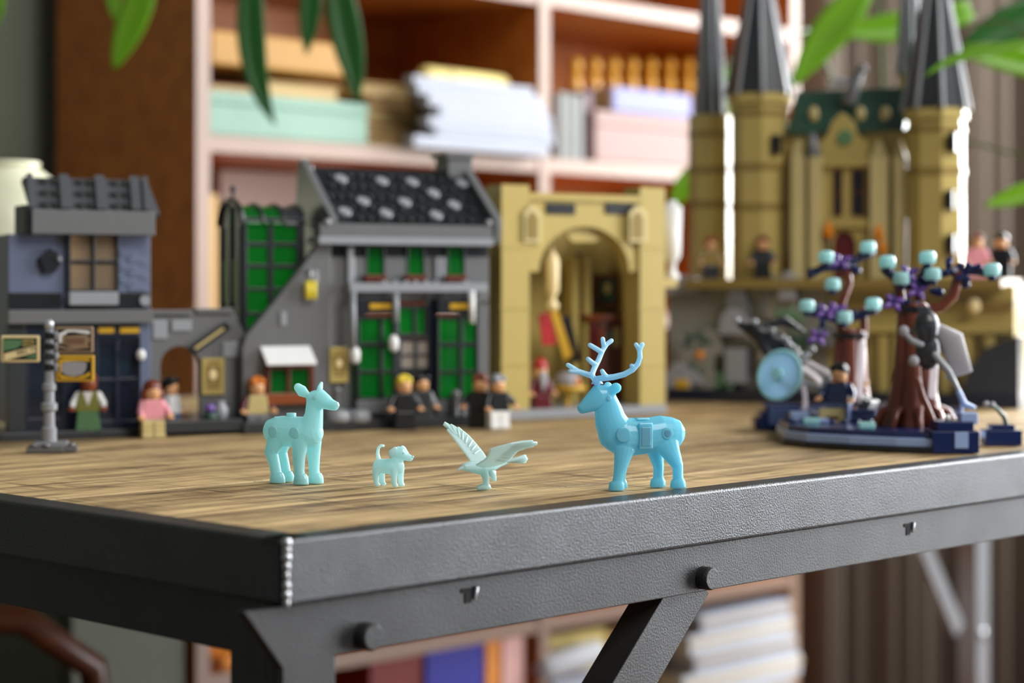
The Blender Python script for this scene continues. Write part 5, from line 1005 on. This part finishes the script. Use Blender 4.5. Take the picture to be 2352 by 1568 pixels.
# clear rods and the round shield
def rod(l, Y, r, name='clear_rod', m='clear_rod'): MB().tube([L(a, b_, Y) for a, b_ in l], r, 12).build(name, M[m], fm)
rod([(1980, 788), (1972, 920)], 1.27, 2.3); rod([(2146, 842), (2142, 908)], 1.19, 2.6); rod([(1858, 834), (1898, 856)], 1.29, 2.2); rod([(2106, 870), (2118, 910), (2140, 960), (2146, 985)], 1.18, 2.0, 'root', 'reddish_brown_plastic')
shc = L(1793, 862, 1.30); sh_ = thing('round_shield', TO + shc * .001, 0, 'translucent pale blue round dish held out before the trees', 'toy dish', None)
nv = Vector((-.62, -.74, .22)).normalized(); qrot = Vector((0, 0, 1)).rotation_difference(nv)
mb = MB().lathe([(1.5, 3.0), (6, 2.4), (12, .6), (15.2, -.6), (16.8, .2), (17.2, 1.6), (16, 2.4), (14.5, 1.4), (8, 3.4), (4, 4.4), (1, 4.8)], seg=40)
for v in mb.v: v.rotate(qrot)
mb.build('dish', M['aqua_clear'], sh_)
mb = MB().tube([(16.2 * math.cos(q_ * math.pi / 20), 16.2 * math.sin(q_ * math.pi / 20), 1.2) for q_ in range(41)], 1.5, 8, cap=False)
for v in mb.v: v.rotate(qrot)
mb.build('dish_rim', M['aqua_cap'], sh_); mb = MB().cyl((0, 0, 3), (0, 0, 7), 5, 4, 20); 
for v in mb.v: v.rotate(qrot)
mb.build('dish_boss', M['aqua_cap'], sh_)
mb = MB().tube([nv * -1, L(1879, 888, 1.30) - shc, L(1890, 892, 1.30) - shc], [1.2, 1.3, 1.2], 10); mb.build('handle', M['grey_cloth'], sh_)
bs = L(1815, 930, 1.345) - shc
mb = MB().tube([L(1846, 877, 1.30) - shc, L(1850, 920, 1.31) - shc, (bs.x + 12, bs.y + 12, 15 - shc.z)], [1.2, 1.6, 1.6], 8); mb.build('support_arm', M['clear_rod'], sh_)
# figures in the forest
def ffig(px, Y, z, *a, **k): p = world(px, 900, Y); return figure(Vector((p.x, Y, T + z * .001)), *a, group='block toy figures in the blue forest', **k)
ffig(1928, 1.262, 12, -30, 'black-haired toy figure in a blue jacket beside the tan plaque', 'hair_black_plastic', 'dark_blue_plastic', 'denim_plastic', la=(60, 40), ra=(50, 30))
pl = ffig(2004, 1.275, 16, 60, 'grey-clad toy figure lying back between the two trees', 'light_grey_plastic', 'grey_cloth', 'dark_grey_plastic', la=(80, 40), ra=(80, 40)); pl.rotation_euler = (math.radians(-62), 0, math.radians(60)); pl.location.z = T + .020
# hooded dark cloth shape hanging on the right tree
hc = L(2128, 775, 1.185); ho = thing('hooded_cloth_figure', TO + hc * .001, 0, 'dark hooded toy cloak with grey cape hanging on the right tree', 'toy figure')
MB().ball((0, 0, 6), 8, 7, 11).ball((1, 1, -8), 8, 6, 12).ball((-3, -3, 3), 4, 4, 6).build('hood', M['charcoal_plastic'], ho, remesh=.6, smooth=3)
MB().tube([(4, 2, 8), (16, 4, -2), (22, 4, -20), (14, 4, -24)], [2.5, 8, 7, 2], 14, rb=[1.2, 2.2, 1.6, .8]).build('cape', M['grey_cloth'], ho)
for l_ in ([(4, -3, -10), (12, -5, -20), (18, -6, -32)], [(-4, -3, -4), (-10, -5, -2), (-14, -6, 2)]): MB().tube(l_, [2.4, 2.2, 1.6], 10).build('sleeve', M['light_grey_plastic'], ho)
MB().tube([(18, -6, -32), (21, -7, -40), (27, -7, -42)], [1.8, 2.4, 1.4], 10).tube([(20, -7, -39), (19, -8, -47)], [1.6, 1.0], 8).build('hand', M['light_blue_plastic'], ho)
for p in ((-15, -6, 4), (-9, -6, -14)): MB().ball(p, 3.4, 2.6, 3.6).build('cuff', M['grey_cloth'], ho)
MB().tube([(0, 4, 4), (-4, 16, 4)], [3, 3], 10).build('hook', M['black_plastic'], ho)
# black drifting cloth piece on its rod
bc = L(1770, 775, 1.36); bo = thing('black_cloth_piece', TO + bc * .001, 0, 'black ragged toy cloak on a clear rod behind the blue dish', 'toy figure')
MB().tube([(-22, 0, 9), (-10, 0, 4), (4, 0, -4), (20, 0, -16)], [2, 6, 8, 5], 14, rb=[1.5, 4, 5, 4]).tube([(-4, 2, 8), (10, 4, 12), (24, 6, 4)], [2, 4, 1], 12, rb=2).tube([(-8, -2, -2), (0, -3, -14), (2, -3, -20)], [3, 4, 1], 12, rb=2).build('cloak', M['black_plastic'], bo, remesh=.6, smooth=2)
for p in ((-24, -2, 12), (-12, -5, 11), (0, -6, 5), (10, -7, -2), (16, -6, -8), (24, -6, -12), (28, -5, -8)): MB().ball(p, 2.6, 2.0, 2.4).build('bone_bead', M['light_grey_plastic'], bo)
bz = -bc.z
MB().tube([(12, 4, -14), (30, 2, -26), (44, 0, -40), (46, -6, bz + 12)], [1.5, 1.6, 1.6, 1.6], 10).build('clear_rod', M['clear_rod'], bo)
# small plant piece at the right edge
p = ground(2292, 1022); sp2 = thing('toy_sprout', p, 0, 'small dark blue block with a curved green sprout at the right edge', 'toy plant')
MB().box(-9, 14, -5, 9, 0, 9.6).box(-5, 10, -3, 7, 9.6, 12.8).build('block', M['dark_blue_plastic'], sp2, .4); MB().tube([(6, 2, 12), (4, 1, 18), (-1, 0, 23), (-8, -1, 25)], [1.6, 1.5, 1.3, 1.0], 10).build('sprout_stem', M['dark_green_plastic'], sp2)
for q in ((-8, -2, 25.6), (-4, -2, 25.2)): MB().ball(q, 2).build('bud', M['grey_cloth'], sp2)
